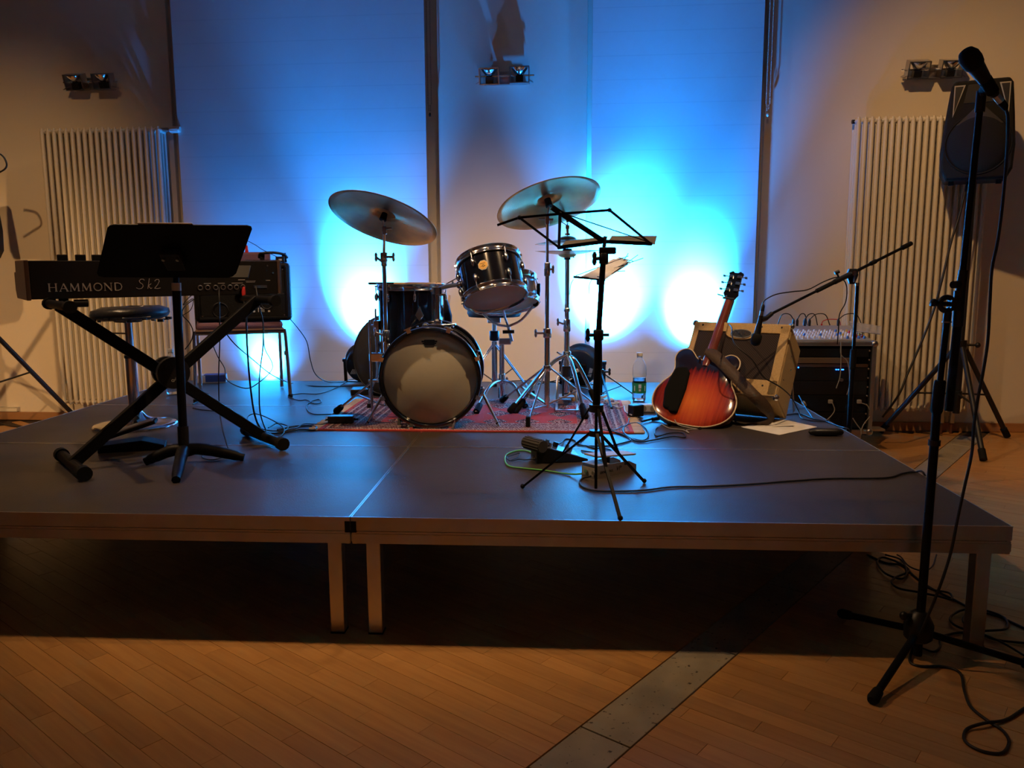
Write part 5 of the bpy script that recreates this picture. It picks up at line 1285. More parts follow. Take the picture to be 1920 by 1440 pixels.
for f in (fa, fb_, fc):
    d = (f-V((wx, wy, f.z))).normalized(); h = lowh+d*.018; l = build('leg', MB().bar(h, f, .010, .007), M_bar, t)
    build('foot_tip', MB().sphere(tuple(f+V((0, 0, .003))), .0085, 8, 6), M_rub, l)
    mid = h+(f-h)*.42
    build('spreader', MB().bar(pl_+d*.022, mid, .009, .005), M_bar, t)
kh = pt_+V((0, 0, .0))
build('desk_joint', MB().box(tuple(kh+V((.012, 0, .0))), (.055, .02, .022)).cyl(kh, kh+V((.005, .01, .045)), .006, n=8), M_blk, t, bevel=.004)
collar(t, kh-V((0, 0, .025)), .015, .035, (-.03, -.01, .0), m=M_blk)
YB, YT = wy+.02, wy-.26
J = P(1133, 453, Y=YB); TH = P(1050, 401, Y=YT); TT = P(1035, 389, Y=YT-.03)
BLq = P(1048, 464, Y=YB-.02); BRq = P(1220, 457, Y=YB-.02); L1_, L0_ = P(974, 408, Y=YT), P(933, 422, Y=YT+.05); R1_ = P(1143, 394, Y=YT)
wire = lambda a, b_, w_=.007, nm='desk_arm': build(nm, MB().bar(a, b_, w_, .004, (0, -1, 0)), M_bar, t)
wire(TT, J, .016, 'spine'); wire(L0_, L1_); wire(L1_, TH+V((0, 0, 0))); wire(TH, R1_); wire(R1_, BRq); wire(L1_, BLq); wire(TH, BLq, .009); wire(BLq, J, .012, 'bottom_bar'); wire(J, BRq, .012, 'bottom_bar')
wire(P(1062, 402, Y=YT), P(1214, 453, Y=YB-.02), .003, 'page_wire')
for q in (L1_, TH, R1_, BLq, BRq): build('rivet', MB().sphere(tuple(q), .0065, 8, 5), M_bar, t)
for pts in (((1053, 461), (1060, 452), (1139, 443), (1134, 455)), ((1139, 455), (1147, 442), (1232, 442), (1228, 458))):
    q = [P(px, py, Y=YB+.005+(.0 if k in (0, 3) else .02)) for k, (px, py) in enumerate(pts)]
    build('page_ledge', MB().sheet(q, .0015), M_ledge, t)

# rear wire stand with papers
fA, fB, fC = D(1147, 767, .006), D(1190, 741, .006), D(1000, 722, .006)
sx2, sy2 = .86, 2.38
t = thing('wire_music_stand', 'folding wire music stand with papers on its desk, behind the hi-hat', 'music stand', (sx2, sy2, DG))
hb = P(1127, 697, Y=sy2); sx2 = hb.x; tp = P(1125, 530, Y=sy2)
build('tube', MB().cyl((hb.x, sy2, hb.z-.14), tp, .010, n=12), M_bar, t)
collar(t, hb, .018, .03, (.05, 0, 0), m=M_blk)
lw = V((sx2, sy2, hb.z-.13))
for f in (fA, fB, fC):
    l = build('leg', MB().bar(hb, f, .009, .006), M_bar, t); build('foot_tip', MB().sphere(tuple(f+V((0, 0, .003))), .0085, 8, 6), M_rub, l)
    build('spreader', MB().bar(lw, hb+(f-hb)*.6, .008, .004), M_bar, t)
Y0 = sy2-.02
dq = lambda px, py, y=0: P(px, py, Y=Y0+y)
for a, b_, w_ in ((dq(1075, 519), dq(1135, 525), .012), (dq(1080, 517), dq(1178, 480, .25), .003), (dq(1096, 522), dq(1206, 484, .25), .003), (dq(1130, 526), dq(1196, 478, .25), .003), (dq(1130, 510, .08), dq(1172, 508, .12), .003), (dq(1160, 483, .2), dq(1188, 490, .2), .003), (dq(1170, 488, .2), dq(1178, 475, .25), .0025)):
    build('desk_wire', MB().tube([a, b_], w_/2+.0008, 6), M_bar, t)
for a in ((1075, 1068), (1110, 1104)):
    build('page_holder', MB().tube(smooth([dq(a[0], 524, -.01), dq(a[0]-5, 534, -.03), dq(a[1], 552, -.03)], 3), .0018, 5), M_bar, t)
build('desk_head', MB().box(tuple(tp+V((0, 0, .012))), (.04, .03, .05)), M_blk, t, bevel=.005)
random.seed(4)
for k, pts in enumerate((((1086, 520), (1122, 523), (1180, 488), (1160, 483)), ((1094, 518), (1128, 524), (1182, 492), (1150, 485)), ((1104, 521), (1135, 524), (1178, 496), (1158, 490)))):
    yo = (0, 0, .22, .22); q = [dq(px, py, y-.006*k) for (px, py), y in zip(pts, yo)]
    single('sheet_music', MB().sheet(q, .0012), M_paper, ['pale music sheet on the rear wire stand, lowest of three', 'pale music sheet on the rear wire stand, middle of three', 'pale music sheet on the rear wire stand, topmost of three'][k], 'paper')

# ================================================================== RIGHT SIDE: boom stand, rack, mixer, loudspeaker, vocal mic
PY2 = 1.78; J = P(1598, 512, Y=PY2); px2 = P(1598, 700, Y=PY2).x
t = thing('boom_microphone_stand', 'black boom microphone stand reaching over the tweed amplifier', 'stand', (px2, PY2, 0))
zsl = P(1598, 655, Y=PY2).z
build('upper_tube', MB().cyl((px2, PY2, zsl), (px2, PY2, J.z-.06), .008, n=12), M_bar, t)
build('lower_tube', MB().cyl((px2, PY2, .10), (px2, PY2, zsl), .0125, n=14), M_bar, t)
build('clutch_sleeve', MB().cyl((px2, PY2, zsl-.10), (px2, PY2, zsl+.0), .016, n=14), M_rub, t)
build('chrome_nut', MB().cyl((px2, PY2, J.z-.065), (px2, PY2, J.z-.048), .011, n=8), M_chrome, t)
build('swivel_head', MB().prism([(-.012, -.055), (.012, -.055), (.028, -.01), (.018, .022), (-.018, .022), (-.028, -.01)], -.012, .012, frame(J, (0, -1, 0), (1, 0, 0))), M_blk, t, bevel=.004)
build('wing_screw', MB().cyl(J+V((0, -.012, 0)), J+V((0, -.03, 0)), .012, n=12).bar(J+V((0, -.03, .005)), J+V((0, -.03, -.045)), .008, .006, (0, -1, 0)), M_chrome, t, bevel=.001)
Mq1 = P(1447, 588, Y=1.50); E1 = reach(J, 1757, 411, .46, True)
bd_ = (Mq1-J).normalized(); Ea = J-bd_*.46
build('boom_arm', MB().cyl(Mq1, J, .0065, n=10).cyl(J, Ea, .0075, n=10), M_bar, t)
k1 = J+(Mq1-J)*.20; k2 = J+(Mq1-J)*.05
build('boom_clutch', MB().cyl(J+bd_*.13, J-bd_*.03, .013, n=12).cyl(J+bd_*.10+V((0, 0, .01)), J+bd_*.10+V((-.012, 0, .035)), .005, n=8).cyl(J+bd_*.10+V((-.022, 0, .032)), J+bd_*.10+V((.0, 0, .042)), .009, n=8), M_blk, t)
build('boom_sleeve', MB().cyl(J+bd_*.13, J+bd_*.26, .0105, n=10), M_rub, t)
build('boom_ring', MB().cyl(J-bd_*.14, J-bd_*.18, .011, n=10), M_rub, t)
build('counterweight_grip', MB().cyl(Ea+bd_*.07, Ea, .0125, .012, 12), M_rub, t)
for an in (100, 220, 340):
    a = math.radians(an); f = V((px2+.28*math.cos(a), PY2+.28*math.sin(a), .012))
    l = build('leg', MB().cyl((px2, PY2, .12), f, .008, n=8), M_bar, t); build('foot_cap', MB().cyl(f*.85+V((px2, PY2, .12))*.15, f, .011, n=8), M_rub, l)
build('base_hub', MB().cyl((px2, PY2, .08), (px2, PY2, .15), .026, n=14), M_blk, t)
# microphone hanging in front of the grille
t1, t2 = P(1427, 592, Y=1.46), P(1417, 640, Y=1.46); md = (t2-t1).normalized()
t = thing('microphone', 'black microphone hanging head down in front of the tweed amplifier', 'microphone', t2)
build('handle', MB().tube([t1, t1+md*.03, t1+(t2-t1)*.72], [.0105, .0115, .017], 14), M_blk, t)
build('grille', MB().tube([t1+(t2-t1)*.70, t1+(t2-t1)*.76, t2+md*.002, t2+md*.016, t2+md*.022], [.017, .0245, .0245, .018, .006], 16), M_rub, t)
build('plug', MB().tube([t1-md*.055, t1-md*.045, t1-md*.022], [.004, .0085, .0095], 12), M_blk, t); build('plug_ring', MB().cyl(t1-md*.022, t1, .0095, n=12), M_chrome2, t)
build('clip', MB().tube([t1+md*.018, (t1+md*.018+Mq1)/2+V((0, 0, -.008)), Mq1], [.015, .012, .011], 10), M_blk, t)

# rack case
rX1 = P(1636, 700, Y=2.75).x; rX0 = rX1-.56; rz0, rz1 = .125, .685; ry0, ry1 = 2.75, 3.20
t = thing('rack_case', 'black equipment rack with aluminium edges standing beside the stage, mixer on top', 'rack', ((rX0+rX1)/2, (ry0+ry1)/2, 0))
rc2 = (rX0+rX1)/2
build('case_body', MB().box((rc2, (ry0+ry1)/2+.012, (rz0+rz1)/2), (rX1-rX0-.01, ry1-ry0-.03, rz1-rz0-.01)), M_blkm, t)
for (a, b_) in (((rX0, ry0, rz0), (rX0, ry0, rz1)), ((rX1, ry0, rz0), (rX1, ry0, rz1)), ((rX0, ry0, rz0), (rX1, ry0, rz0)), ((rX0, ry0, rz1), (rX1, ry0, rz1)), ((rX1, ry1, rz0), (rX1, ry1, rz1)), ((rX1, ry0, rz0), (rX1, ry1, rz0)), ((rX1, ry0, rz1), (rX1, ry1, rz1))):
    build('edge_extrusion', MB().bar(a, b_, .026, .026), M_alu, t, bevel=.003)
for (x, y, z) in ((rX1, ry0, rz0), (rX1, ry0, rz1), (rX0, ry0, rz1), (rX0, ry0, rz0)): build('ball_corner', MB().sphere((x, y, z), .024, 10, 7), M_chrome2, t)
build('side_latch', MB().box((rX1+.012, ry0+.05, (rz0+rz1)/2+.05), (.012, .06, .09)), M_alu, t, bevel=.003)
us = [(.655, .600, M_blkm), (.598, .560, mat('bronze_rack_panel', (.20, .14, .09), .5, .4)), (.556, .535, mat('dark_rust_panel', (.06, .03, .02), .6)), (.532, .45, M_blk), (.448, .36, M_blk), (.358, .25, M_blkm), (.248, .15, M_blkm)]
for k, (za, zb_, mt) in enumerate(us):
    w_ = .50 if k != 1 else .42
    u_o = build('rack_unit', MB().box((rc2-(0 if k != 1 else .04), ry0-.002+.012, (za+zb_)/2), (w_, .02, za-zb_-.002)), mt, t, bevel=.002)
    if k == 1: build('panel_hole', MB().cyl((rc2+.15, ry0-.006, (za+zb_)/2), (rc2+.15, ry0-.001, (za+zb_)/2), .009, n=12), M_blk, u_o)
for k in range(9): build('rail_screw', MB().sphere((rX1-.028, ry0-.004, rz0+.06+k*.057), .0065, 8, 5), M_chrome, t)
def rk(px, py): return P(px, py, Y=ry0-.006)
lq = rk(1497, 689); build('blue_lamp', MB().sphere(tuple(lq), .0045, 10, 6), M_ledb, t)
for px in (1568, 1572, 1578, 1581): lq = rk(px, 693); build('blue_lamp', MB().box(tuple(lq), (.008, .004, .006)), M_ledb, t)
lq = rk(1577, 712); build('round_knob', MB().cyl(lq, lq+V((0, -.012, 0)), .011, n=14), M_chrome2, t)
for px in (1557, 1611):
    lq = rk(px, 753); build('mains_plug', MB().box(tuple(lq), (.026, .02, .024)), M_grey, t, bevel=.003)
lq = rk(1506, 755); build('speaker_plug', MB().cyl(lq, lq+V((.0, -.035, -.01)), .013, n=12), M_grey, t)
for pts in (((1561, 756), (1565, 768), (1560, 778), (1551, 787)), ((1616, 756), (1626, 760), (1631, 770)), ((1508, 760), (1516, 772), (1522, 784)), ((1599, 784), (1606, 795), (1614, 806), (1615, 815)), ((1631, 781), (1620, 795), (1615, 806)), ((1577, 640), (1577, 665), (1590, 680), (1593, 720), (1588, 740)), ((1577, 640), (1576, 700), (1568, 728))):
    build('power_cord', MB().tube(smooth([P(a, b_, Y=ry0-.03) for a, b_ in pts], 4), .003, 6), M_grey, t)
for x in (rX0+.08, rX1-.06):
    for y in (ry0+.06, ry1-.06):
        c = build('caster', MB().cyl((x-.014, y, .045), (x+.014, y, .045), .045, n=18), M_rub, t); build('caster_fork', MB().box((x, y, .098), (.05, .06, .05)), M_chrome2, c, bevel=.004)
build('kick_board', MB().box((rX1+.03, ry0+.05, .135), (.14, .10, .012)), M_alu, t)
# mixer
mz = rz1+.013
t = thing('mixing_desk', 'grey mixing desk with white knobs on top of the rack case', 'mixer', (rc2, 2.95, mz))
MXM = Matrix.Translation((rc2, 2.76, mz+.012)) @ Matrix.Rotation(.10, 4, 'X')
build('chassis', MB().prism([(0, 0), (.42, 0), (.42, .07), (.36, .075), (.30, .045), (0, .012)], -.27, .27, Matrix.Translation((rc2, 2.76, mz)) @ Matrix(((0, 0, 1, 0), (1, 0, 0, 0), (0, 1, 0, 0), (0, 0, 0, 1)))), M_mix, t, bevel=.003)
random.seed(9); kmats = [M_whitep]*6+[mat('blue_knob', (.05, .15, .5), .4), mat('yellow_knob', (.7, .45, .05), .4)]
base = {}
for mi, mt in enumerate([M_whitep, kmats[6], kmats[7], M_redp]):
    me = bpy.data.meshes.new('knob'); mb = MB().tube([(0, 0, 0), (0, 0, .010), (0, 0, .018)], [.009, .008, .005], 8); me.from_pydata([tuple(p) for p in mb.v], [], mb.f); me.materials.append(mt); base[mi] = me
for i in range(15):
    for j in range(6):
        mi = 0
        if i > 10: mi = random.choice([0, 0, 0, 1, 1, 2, 3])
        elif j == 2: mi = 1 if random.random() < .3 else 0
        o = bpy.data.objects.new('knob', base[mi]); col.objects.link(o); o.parent = t
        loc = MXM @ V((-.25+i*.0345, .035+j*.045, .0)); o.location = loc-V((rc2, 2.95, mz)); o.rotation_euler = (.10, 0, 0)
for i, px in enumerate((1494, 1508, 1517, 1487, 1571)):
    q = P(px, 620, Y=3.12); q.z = mz+.055
    o = MB().tube([q, q+V((0, 0, .012)), q+V((0, 0, .05)), q+V((0, 0, .066))], [.007, .0085, .0095, .004], 10)
    q3 = q+V((0, 0, .06)); tx_ = (.07, .09, .14, -.10, .16)[i]
    o.tube(smooth([q3, q3+V((tx_*.3, .0, .035)), q3+V((tx_*.75, .01, .03)), q3+V((tx_, .015, -.04))], 5), .0032, 6)
    single('microphone_lead', o, M_cable, ['black plug and lead in the mixer, second from the amplifier', 'black plug and lead in the mixer, third from the amplifier', 'black plug and lead in the mixer, fourth from the amplifier', 'black plug and lead in the mixer, nearest the amplifier', 'black plug and lead in the mixer, nearest the boom stand'][i], 'cable')
q = P(1540, 620, Y=3.13); q.z = mz+.055
single('phono_lead', MB().tube([q, q+V((0, 0, .03))], .006, 8).tube(smooth([q+V((0, 0, .03)), q+V((.01, 0, .05)), q+V((.05, 0, .06)), q+V((.11, 0, .055)), q+V((.125, 0, .02))]), .0028, 6), M_redp, 'red phono plug and lead at the back of the mixer', 'cable')
cs = [P(1590, 619, Y=3.05), P(1652, 633, Y=3.0), P(1650, 643, Y=2.8), P(1600, 641, Y=2.8)]
cs[0].z = mz+.105; cs[1].z = mz+.075; cs[2].z = mz+.04; cs[3].z = mz+.06
single('plastic_sleeve', MB().sheet(cs[::-1], .004), M_clear, 'clear plastic cover lying over the right end of the mixer', 'cover')

# loudspeakers on stands
def speaker_stand(c, feet, hubz, topz, label, legr=.0165):
    t = thing('speaker_stand', label, 'stand', (c[0], c[1], 0))
    c3 = lambda z: V((c[0], c[1], z))
    build('outer_pole', MB().cyl(c3(.20), c3(hubz+.05), .0215, n=16), M_blk, t)
    build('inner_pole', MB().cyl(c3(hubz+.05), c3(topz), .0175, n=16), M_blk, t)
    build('locking_collar', MB().cyl(c3(hubz-.01), c3(hubz+.05), .034, n=16).cyl(c3(hubz+.02), c3(hubz+.02)+V((.09, -.03, 0)), .008, n=8).sphere(tuple(c3(hubz+.02)+V((.09, -.03, 0))), .018, 8, 6), M_blk, t)
    build('lower_collar', MB().cyl(c3(.30), c3(.35), .028, n=14), M_blk, t)
    for f in feet:
        f = V(f); h = c3(hubz); d = f-h; hd = V((d.x, d.y, 0)).normalized()
        l = build('leg', MB().cyl(h+hd*.03, f, legr, n=12), M_blk, t)
        build('foot_cap', MB().cyl(f-d.normalized()*.07, f+V((0, 0, 0)), legr+.005, n=12), M_rub, l)
        build('brace', MB().cyl(c3(.33)+hd*.02, h+d*.52, .0065, n=8), M_blk, t)
    return t
RC = (3.27, 3.02)
hz = P(1806, 652, Y=RC[1]).z; tz = P(1815, 338, Y=RC[1]).z
speaker_stand(RC, [G(1889, 818, .015), G(1844, 862, .015), V((2.90, 3.30, .015))], hz, tz, 'black tripod speaker stand in front of the radiator')
def loudspeaker(c, zb, H, face, label):
    fz = V((face[0], face[1], 0)).normalized(); exx = V((0, 0, 1)).cross(fz); exx = -exx if False else exx
    M = fr3(V((c[0], c[1], zb)), exx, fz*-1, V((0, 0, 1)))      # local x right seen from front?, y into the box, z up
    M = fr3(V((c[0], c[1], zb)), V((-fz.y, fz.x, 0)), -fz, V((0, 0, 1)))
    t = thing('loudspeaker', label, 'loudspeaker', M=M)
    XZ = Matrix(((1, 0, 0, 0), (0, 0, 1, 0), (0, 1, 0, 0), (0, 0, 0, 1)))
    ol = [(-.165, 0), (.165, 0), (.195, .06), (.200, .20), (.185, .38), (.165, H-.03), (.145, H), (-.145, H), (-.165, H-.03), (-.185, .38), (-.200, .20), (-.195, .06)]
    build('cabinet', MB().prism(ol, -.13, .17, XZ), M_cover, t, local=True, bevel=.012)
    build('bezel', MB().prism([(x*.96, .012+z*.965) for x, z in ol], -.142, -.128, XZ), M_blkm, t, local=True, bevel=.008)
    build('woofer_grille', MB().lathe([(1e-3, .030), (.08, .028), (.14, .020), (.172, .006), (.180, -.004)], 40, frame((0, -.140, .215), (0, -1, 0), (1, 0, 0))), M_flap, t, local=True)
    build('grille_ring', MB().ring(.180, .006, 44, 8, frame((0, -.142, .215), (0, -1, 0), (1, 0, 0))), M_blkm, t, local=True)
    build('horn', MB().prism([(-.095, .46), (.095, .46), (.075, H-.03), (-.075, H-.03)], -.146, -.140, XZ), M_blk, t, local=True, bevel=.002)
    build('crown_plate', MB().prism([(-.13, .33), (.13, .33), (.02, .44), (-.02, .44)], -.150, -.141, XZ), M_grey if False else mat('dark_grey_moulding', (.016, .015, .014), .6), t, local=True, bevel=.002)
    for s in (-1, 1):
        pr = [(s*.150, .38), (s*.150, H-.03), (s*.090, H-.03)]
        p = build('port_frame', MB().prism(pr, -.147, -.140, XZ), M_grey, t, local=True)
        build('port', MB().prism([(s*.144, .405), (s*.144, H-.038), (s*.100, H-.038)], -.149, -.146, XZ), M_blk, p, local=True)
    build('power_lamp', MB().box((-.012, -.174, .375), (.030, .004, .010)), M_ledb, t, local=True)
    build('front_print', MB().box((-.006, -.172, .350), (.016, .002, .004)).box((-.006, -.172, .340), (.016, .002, .004)).box((-.006, -.172, .331), (.016, .002, .003)), M_txt, t, local=True)
    build('front_badge', MB().box((-.02, -.165, .075), (.016, .003, .028)), M_txt, t, local=True)
    for s in (-1, 1): build('foot', MB().box((s*.13, -.08, -.012), (.03, .03, .024)), M_rub, t, local=True)
    return t
loudspeaker(RC, tz-.01, .60, (-.42, -1), 'black loudspeaker on a tripod stand behind the tall microphone')
LC_h = P(-55, 590, Y=3.05); LCc = (LC_h.x, 3.05)
f1 = G(150, 790, .015); r_l = (V((f1.x, f1.y))-V(LCc)).length; a0 = math.atan2(f1.y-LCc[1], f1.x-LCc[0])
speaker_stand(LCc, [f1]+[V((LCc[0]+r_l*math.cos(a0+k), LCc[1]+min(.38, r_l*math.sin(a0+k)), .015)) for k in (2.2, -2.2)], LC_h.z, 1.25, 'black tripod speaker stand leg at the left edge of the picture')
loudspeaker(LCc, 1.24, .60, (.3, -1), 'black loudspeaker just outside the left edge, above the speaker stand')

# vocal microphone stand in the foreground
my_ = -.045; hb = P(1722, 1182, Y=my_); vx = hb.x
t = thing('microphone_stand', 'tall black microphone stand in the foreground at the right, boom folded upright', 'stand', (vx, my_, 0))
s1 = P(1757, 745, Y=my_); s0 = P(1752, 830, Y=my_); s2 = P(1763, 713, Y=my_); top = P(1775, 605, Y=my_)
build('lower_tube', MB().cyl(P(1720, 1228, Y=my_), s0, .0125, n=16), M_bar, t)
build('lower_tube', MB().cyl(s0, P(1756, 772, Y=my_), .0120, n=16), M_bar, t)
build('tube_ring', MB().cyl(s0-V((0, 0, .008)), s0+V((0, 0, .008)), .0165, n=16), M_blk, t)
build('clutch_grip', MB().tube([P(1755, 775, Y=my_), P(1756, 770, Y=my_), s2-V((0, 0, .004)), s2], [.0135, .0165, .0155, .013], 16), M_rub, t)
build('upper_tube', MB().cyl(s2, top, .0085, n=14), M_bar, t)
build('chrome_ring', MB().cyl(top, top+V((0, 0, .004)), .0125, n=14), M_chrome2, t)
build('tee_neck', MB().cyl(top+V((0, 0, .002)), top+V((.001, 0, .03)), .0105, n=14), M_blk, t)
th = P(1775, 570, Y=my_)
build('tee_head', MB().ring(.019, .0075, 20, 8, frame(th, (0, -1, 0), (1, 0, 0))).cyl(th+V((-.045, -.0, 0)), th+V((.02, 0, 0)), .0065, n=10).sphere(tuple(th+V((-.035, -.0, .004))), .011, 10, 6).box(tuple(th+V((.022, 0, 0))), (.03, .03, .035)), M_blk, t)
bt = P(1779, 770, Y=my_+.02); bm_ = P(1800, 560, Y=my_+.005); b2 = P(1806, 520, Y=my_); bt2 = P(1838, 196, Y=my_-.03)
build('boom_lower', MB().cyl(bt, bm_, .0118, n=14), M_rub, t)
build('boom_tube', MB().cyl(bm_, bt2, .0088, n=14), M_bar, t)
build('boom_clamp', MB().cyl(P(1796, 612, Y=my_), P(1800, 545, Y=my_), .0155, n=14), M_blk, t)
build('boom_collar', MB().cyl(P(1801, 548, Y=my_), b2+V((0, 0, .02)), .0135, n=14).cyl(P(1801, 533, Y=my_), P(1787, 534, Y=my_-.02), .0105, n=12), M_blk, t)
build('mic_adapter', MB().cyl(bt2-V((0, 0, .02)), bt2+V((.001, 0, .035)), .0125, n=14).sphere(tuple(bt2+V((-.003, -.012, .025))), .006, 8, 6), M_blk, t)
hub_ = MB().tube([hb+V((0, 0, -.03)), hb+V((0, 0, -.02)), hb+V((0, 0, .02)), hb+V((0, 0, .055)), hb+V((0, 0, .062))], [.03, .040, .042, .026, .016], 18)
hub_.cyl(hb+V((0, 0, .05)), hb+V((-.05, -.01, .05)), .006, n=8).sphere(tuple(hb+V((-.05, -.01, .05))), .013, 8, 6)
build('base_hub', hub_, M_blk, t)
for px, py in ((1636, 1312), (1577, 1150)):
    f = G(px, py, .014); l = build('leg', MB().cyl(hb+(f-hb).normalized()*.03, f, .0105, n=12), M_bar, t)
    d = (f-hb).normalized(); build('foot_cap', MB().tube([f-d*.045, f-d*.04, f-d*.005, f+d*.006], [.011, .0145, .0165, .012], 12), M_rub, l)
f = V((2.045, -.11, .014)); l = build('leg', MB().cyl(hb+(f-hb).normalized()*.03, f, .0105, n=12), M_bar, t); build('foot_cap', MB().cyl(f-(f-hb).normalized()*.045, f, .0155, n=12), M_rub, l)
# vocal microphone
g0, g1 = P(1817, 106, Y=my_-.10), P(1866, 178, Y=my_-.05); gd = (g1-g0).normalized()
t = thing('microphone', 'large black vocal microphone on top of the tall foreground stand', 'microphone', bt2+V((0, 0, .035)))
build('grille', MB().tube([g0-gd*.022, g0-gd*.016, g0-gd*.002, g0+gd*.016, g0+gd*.030, g0+gd*.034], [.008, .019, .0255, .0265, .024, .020], 20), M_rub, t)
build('handle', MB().tube([g0+gd*.030, g0+gd*.036, g0+gd*.08, g1-gd*.005, g1], [.0225, .021, .0165, .0125, .011], 18), M_blk, t)
build('clip', MB().tube([bt2+V((0, 0, .03)), g0+(g1-g0)*.72], [.010, .014], 12).cyl(g0+(g1-g0)*.60, g0+(g1-g0)*.92, .0175, .0155, 16), M_rub, t)
x0 = P(1885, 201, Y=my_-.045)
build('plug_shell', MB().cyl(g1-gd*.002, g1+(x0-g1)*.55, .0098, n=14), M_chrome2, t); build('plug_boot', MB().tube([g1+(x0-g1)*.55, x0, x0+V((.002, 0, -.008))], [.0105, .0085, .005], 12), M_rub, t)

# ================================================================== CABLES
def cable(pts, label, r=.0032, m=None, cat='cable', group=None, name='cable', n=5):
    return single(name, MB().tube(smooth(pts, n), r, 6), m or M_cable, label, cat, group)
Ym = lambda px, py, y: P(px, py, Y=y)
cable([x0]+[Ym(a, b_, my_-.05+.0*k) for k, (a, b_) in enumerate(((1890, 225), (1887, 300), (1880, 380), (1871, 450), (1860, 505), (1856, 570), (1852, 640), (1843, 700), (1834, 745), (1826, 800), (1822, 850), (1808, 915), (1795, 975), (1783, 1035), (1764, 1095), (1742, 1150)))]+[Ym(1727, 1185, my_-.04), G(1712, 1215, .02), G(1706, 1240, .004), G(1725, 1249, .004), G(1770, 1250, .004), G(1800, 1262, .004), G(1808, 1295, .004), G(1820, 1325, .004), G(1850, 1350, .004), G(1880, 1370, .004), G(1892, 1392, .004), G(1878, 1412, .004), G(1840, 1408, .004), G(1810, 1390, .004), G(1812, 1368, .005), G(1845, 1356, .011), G(1885, 1350, .004), G(1915, 1332, .004), G(1960, 1300, .004)],
      'black microphone cable hanging from the tall microphone and coiling on the parquet', .0042)
fl = lambda L, h=.004: [G(a, b_, h) for a, b_ in L]
cable(fl([(1626, 1040), (1660, 1055), (1690, 1060), (1720, 1085), (1750, 1105), (1790, 1125), (1830, 1145), (1870, 1155), (1925, 1180)]), 'long black cable running from under the stage past its right leg', .004)
cable(fl([(1660, 1040), (1690, 1050), (1700, 1072), (1690, 1085), (1660, 1075), (1645, 1055), (1655, 1045), (1685, 1055), (1705, 1070), (1680, 1082), (1672, 1092), (1685, 1103), (1720, 1110), (1760, 1118), (1784, 1124), (1780, 1112), (1750, 1106), (1735, 1100)], .010), 'tangled loop of black cable on the floor behind the tall microphone stand', .004)
cable(fl([(1756, 1040), (1748, 1062), (1730, 1070), (1705, 1062), (1690, 1045), (1682, 1040)], .016), 'short black cable end looping under the stage edge', .003)
cable(fl([(1830, 1140), (1800, 1145), (1782, 1158), (1790, 1172), (1820, 1182), (1860, 1182), (1888, 1178), (1885, 1160), (1860, 1148), (1835, 1143), (1812, 1150), (1806, 1165), (1820, 1176)], .009), 'coil of black cable around the right front leg of the stage', .004)
cable(fl([(1770, 1192), (1800, 1186), (1840, 1190), (1870, 1200), (1925, 1206)], .005), 'black cable crossing behind the third leg of the tall stand', .004)
cable(fl([(1845, 1190), (1880, 1205), (1925, 1232)], .010), 'black cable leaving the picture low at the right', .0035)
cable(fl([(1728, 1215), (1750, 1222), (1762, 1214), (1762, 1200)], .004), 'small black cable loop under the hub of the tall stand', .0035)
# guitarist's cables
dl = lambda L, h=.004: [D(a, b_, h) for a, b_ in L]
cable([D(1108, 893, .02)]+dl([(1092, 897), (1087, 905), (1095, 914), (1120, 920), (1160, 921), (1210, 919), (1260, 913), (1320, 912), (1400, 908), (1480, 902), (1560, 897), (1660, 896), (1690, 888), (1715, 885)], .004)+[D(1735, 893, -.002), G(1752, 985, .2), G(1760, 1010, .15)], 'long black cable running from the volume pedal across the deck to its right edge', .0036)
cable([D(1090, 888, .018), D(1078, 889, .01)]+dl([(1060, 888), (1020, 882), (980, 878), (955, 874), (947, 864), (950, 852), (970, 845), (990, 846), (1000, 852)], .004)+[D(1003, 856, .02)], 'bright green patch cable linking the two pedals', .0034, M_green)
cable([D(1003, 860, .02), D(985, 862, .012)]+dl([(972, 861), (958, 864), (950, 858), (965, 852), (975, 850), (970, 858), (955, 864)], .006), 'thin black lead with plug at the left of the effects pedal', .0022)
cable([D(1040, 835, .03), D(1052, 830, .02)]+dl([(1060, 823), (1078, 826), (1082, 832), (1100, 836), (1140, 836), (1170, 830), (1182, 824), (1160, 812), (1130, 806), (1108, 812), (1095, 822), (1085, 832)], .004), 'black cable coiled in a loop behind the effects pedal', .0036)
cable(dl([(1130, 806), (1160, 812), (1185, 822), (1205, 826), (1215, 818), (1212, 804), (1195, 793), (1175, 797), (1168, 808), (1180, 820), (1200, 828), (1230, 824), (1262, 818), (1284, 820), (1280, 812), (1255, 812), (1232, 818), (1228, 808), (1233, 802)], .006), 'black cable looping on the rug corner up to the guitar', .0036)
cable(dl([(1090, 845), (1110, 848), (1130, 852), (1148, 848), (1140, 842), (1115, 840), (1100, 836)], .004), 'black cable end crossing behind the silver pedal', .0034)
cable([GM @ V((-.06, .02, .003)), GM @ V((-.03, -.012, .01)), GM @ V((.03, -.018, .012)), GM @ V((.06, -.01, .0))]+[D(1288, 806, .006), D(1292, 812, .004), D(1280, 806, .004), D(1255, 803, .004), D(1240, 795, .004)], 'thin grey lead plugged into the lower edge of the guitar', .0026, M_grey)
ag = lambda a, b_, y: P(a, b_, Y=y)
cable([ag(1366, 607, 1.86), ag(1372, 615, 1.62), ag(1374, 636, 1.52), ag(1384, 652, 1.46), ag(1410, 674, 1.44), ag(1430, 705, 1.44), ag(1448, 717, 1.44), ag(1466, 728, 1.46), ag(1484, 745, 1.6), D(1497, 770, .02), D(1505, 785, .006), D(1540, 790, .005), D(1556, 787, .005)], 'black cable hanging over the front of the tweed amplifier', .0032)
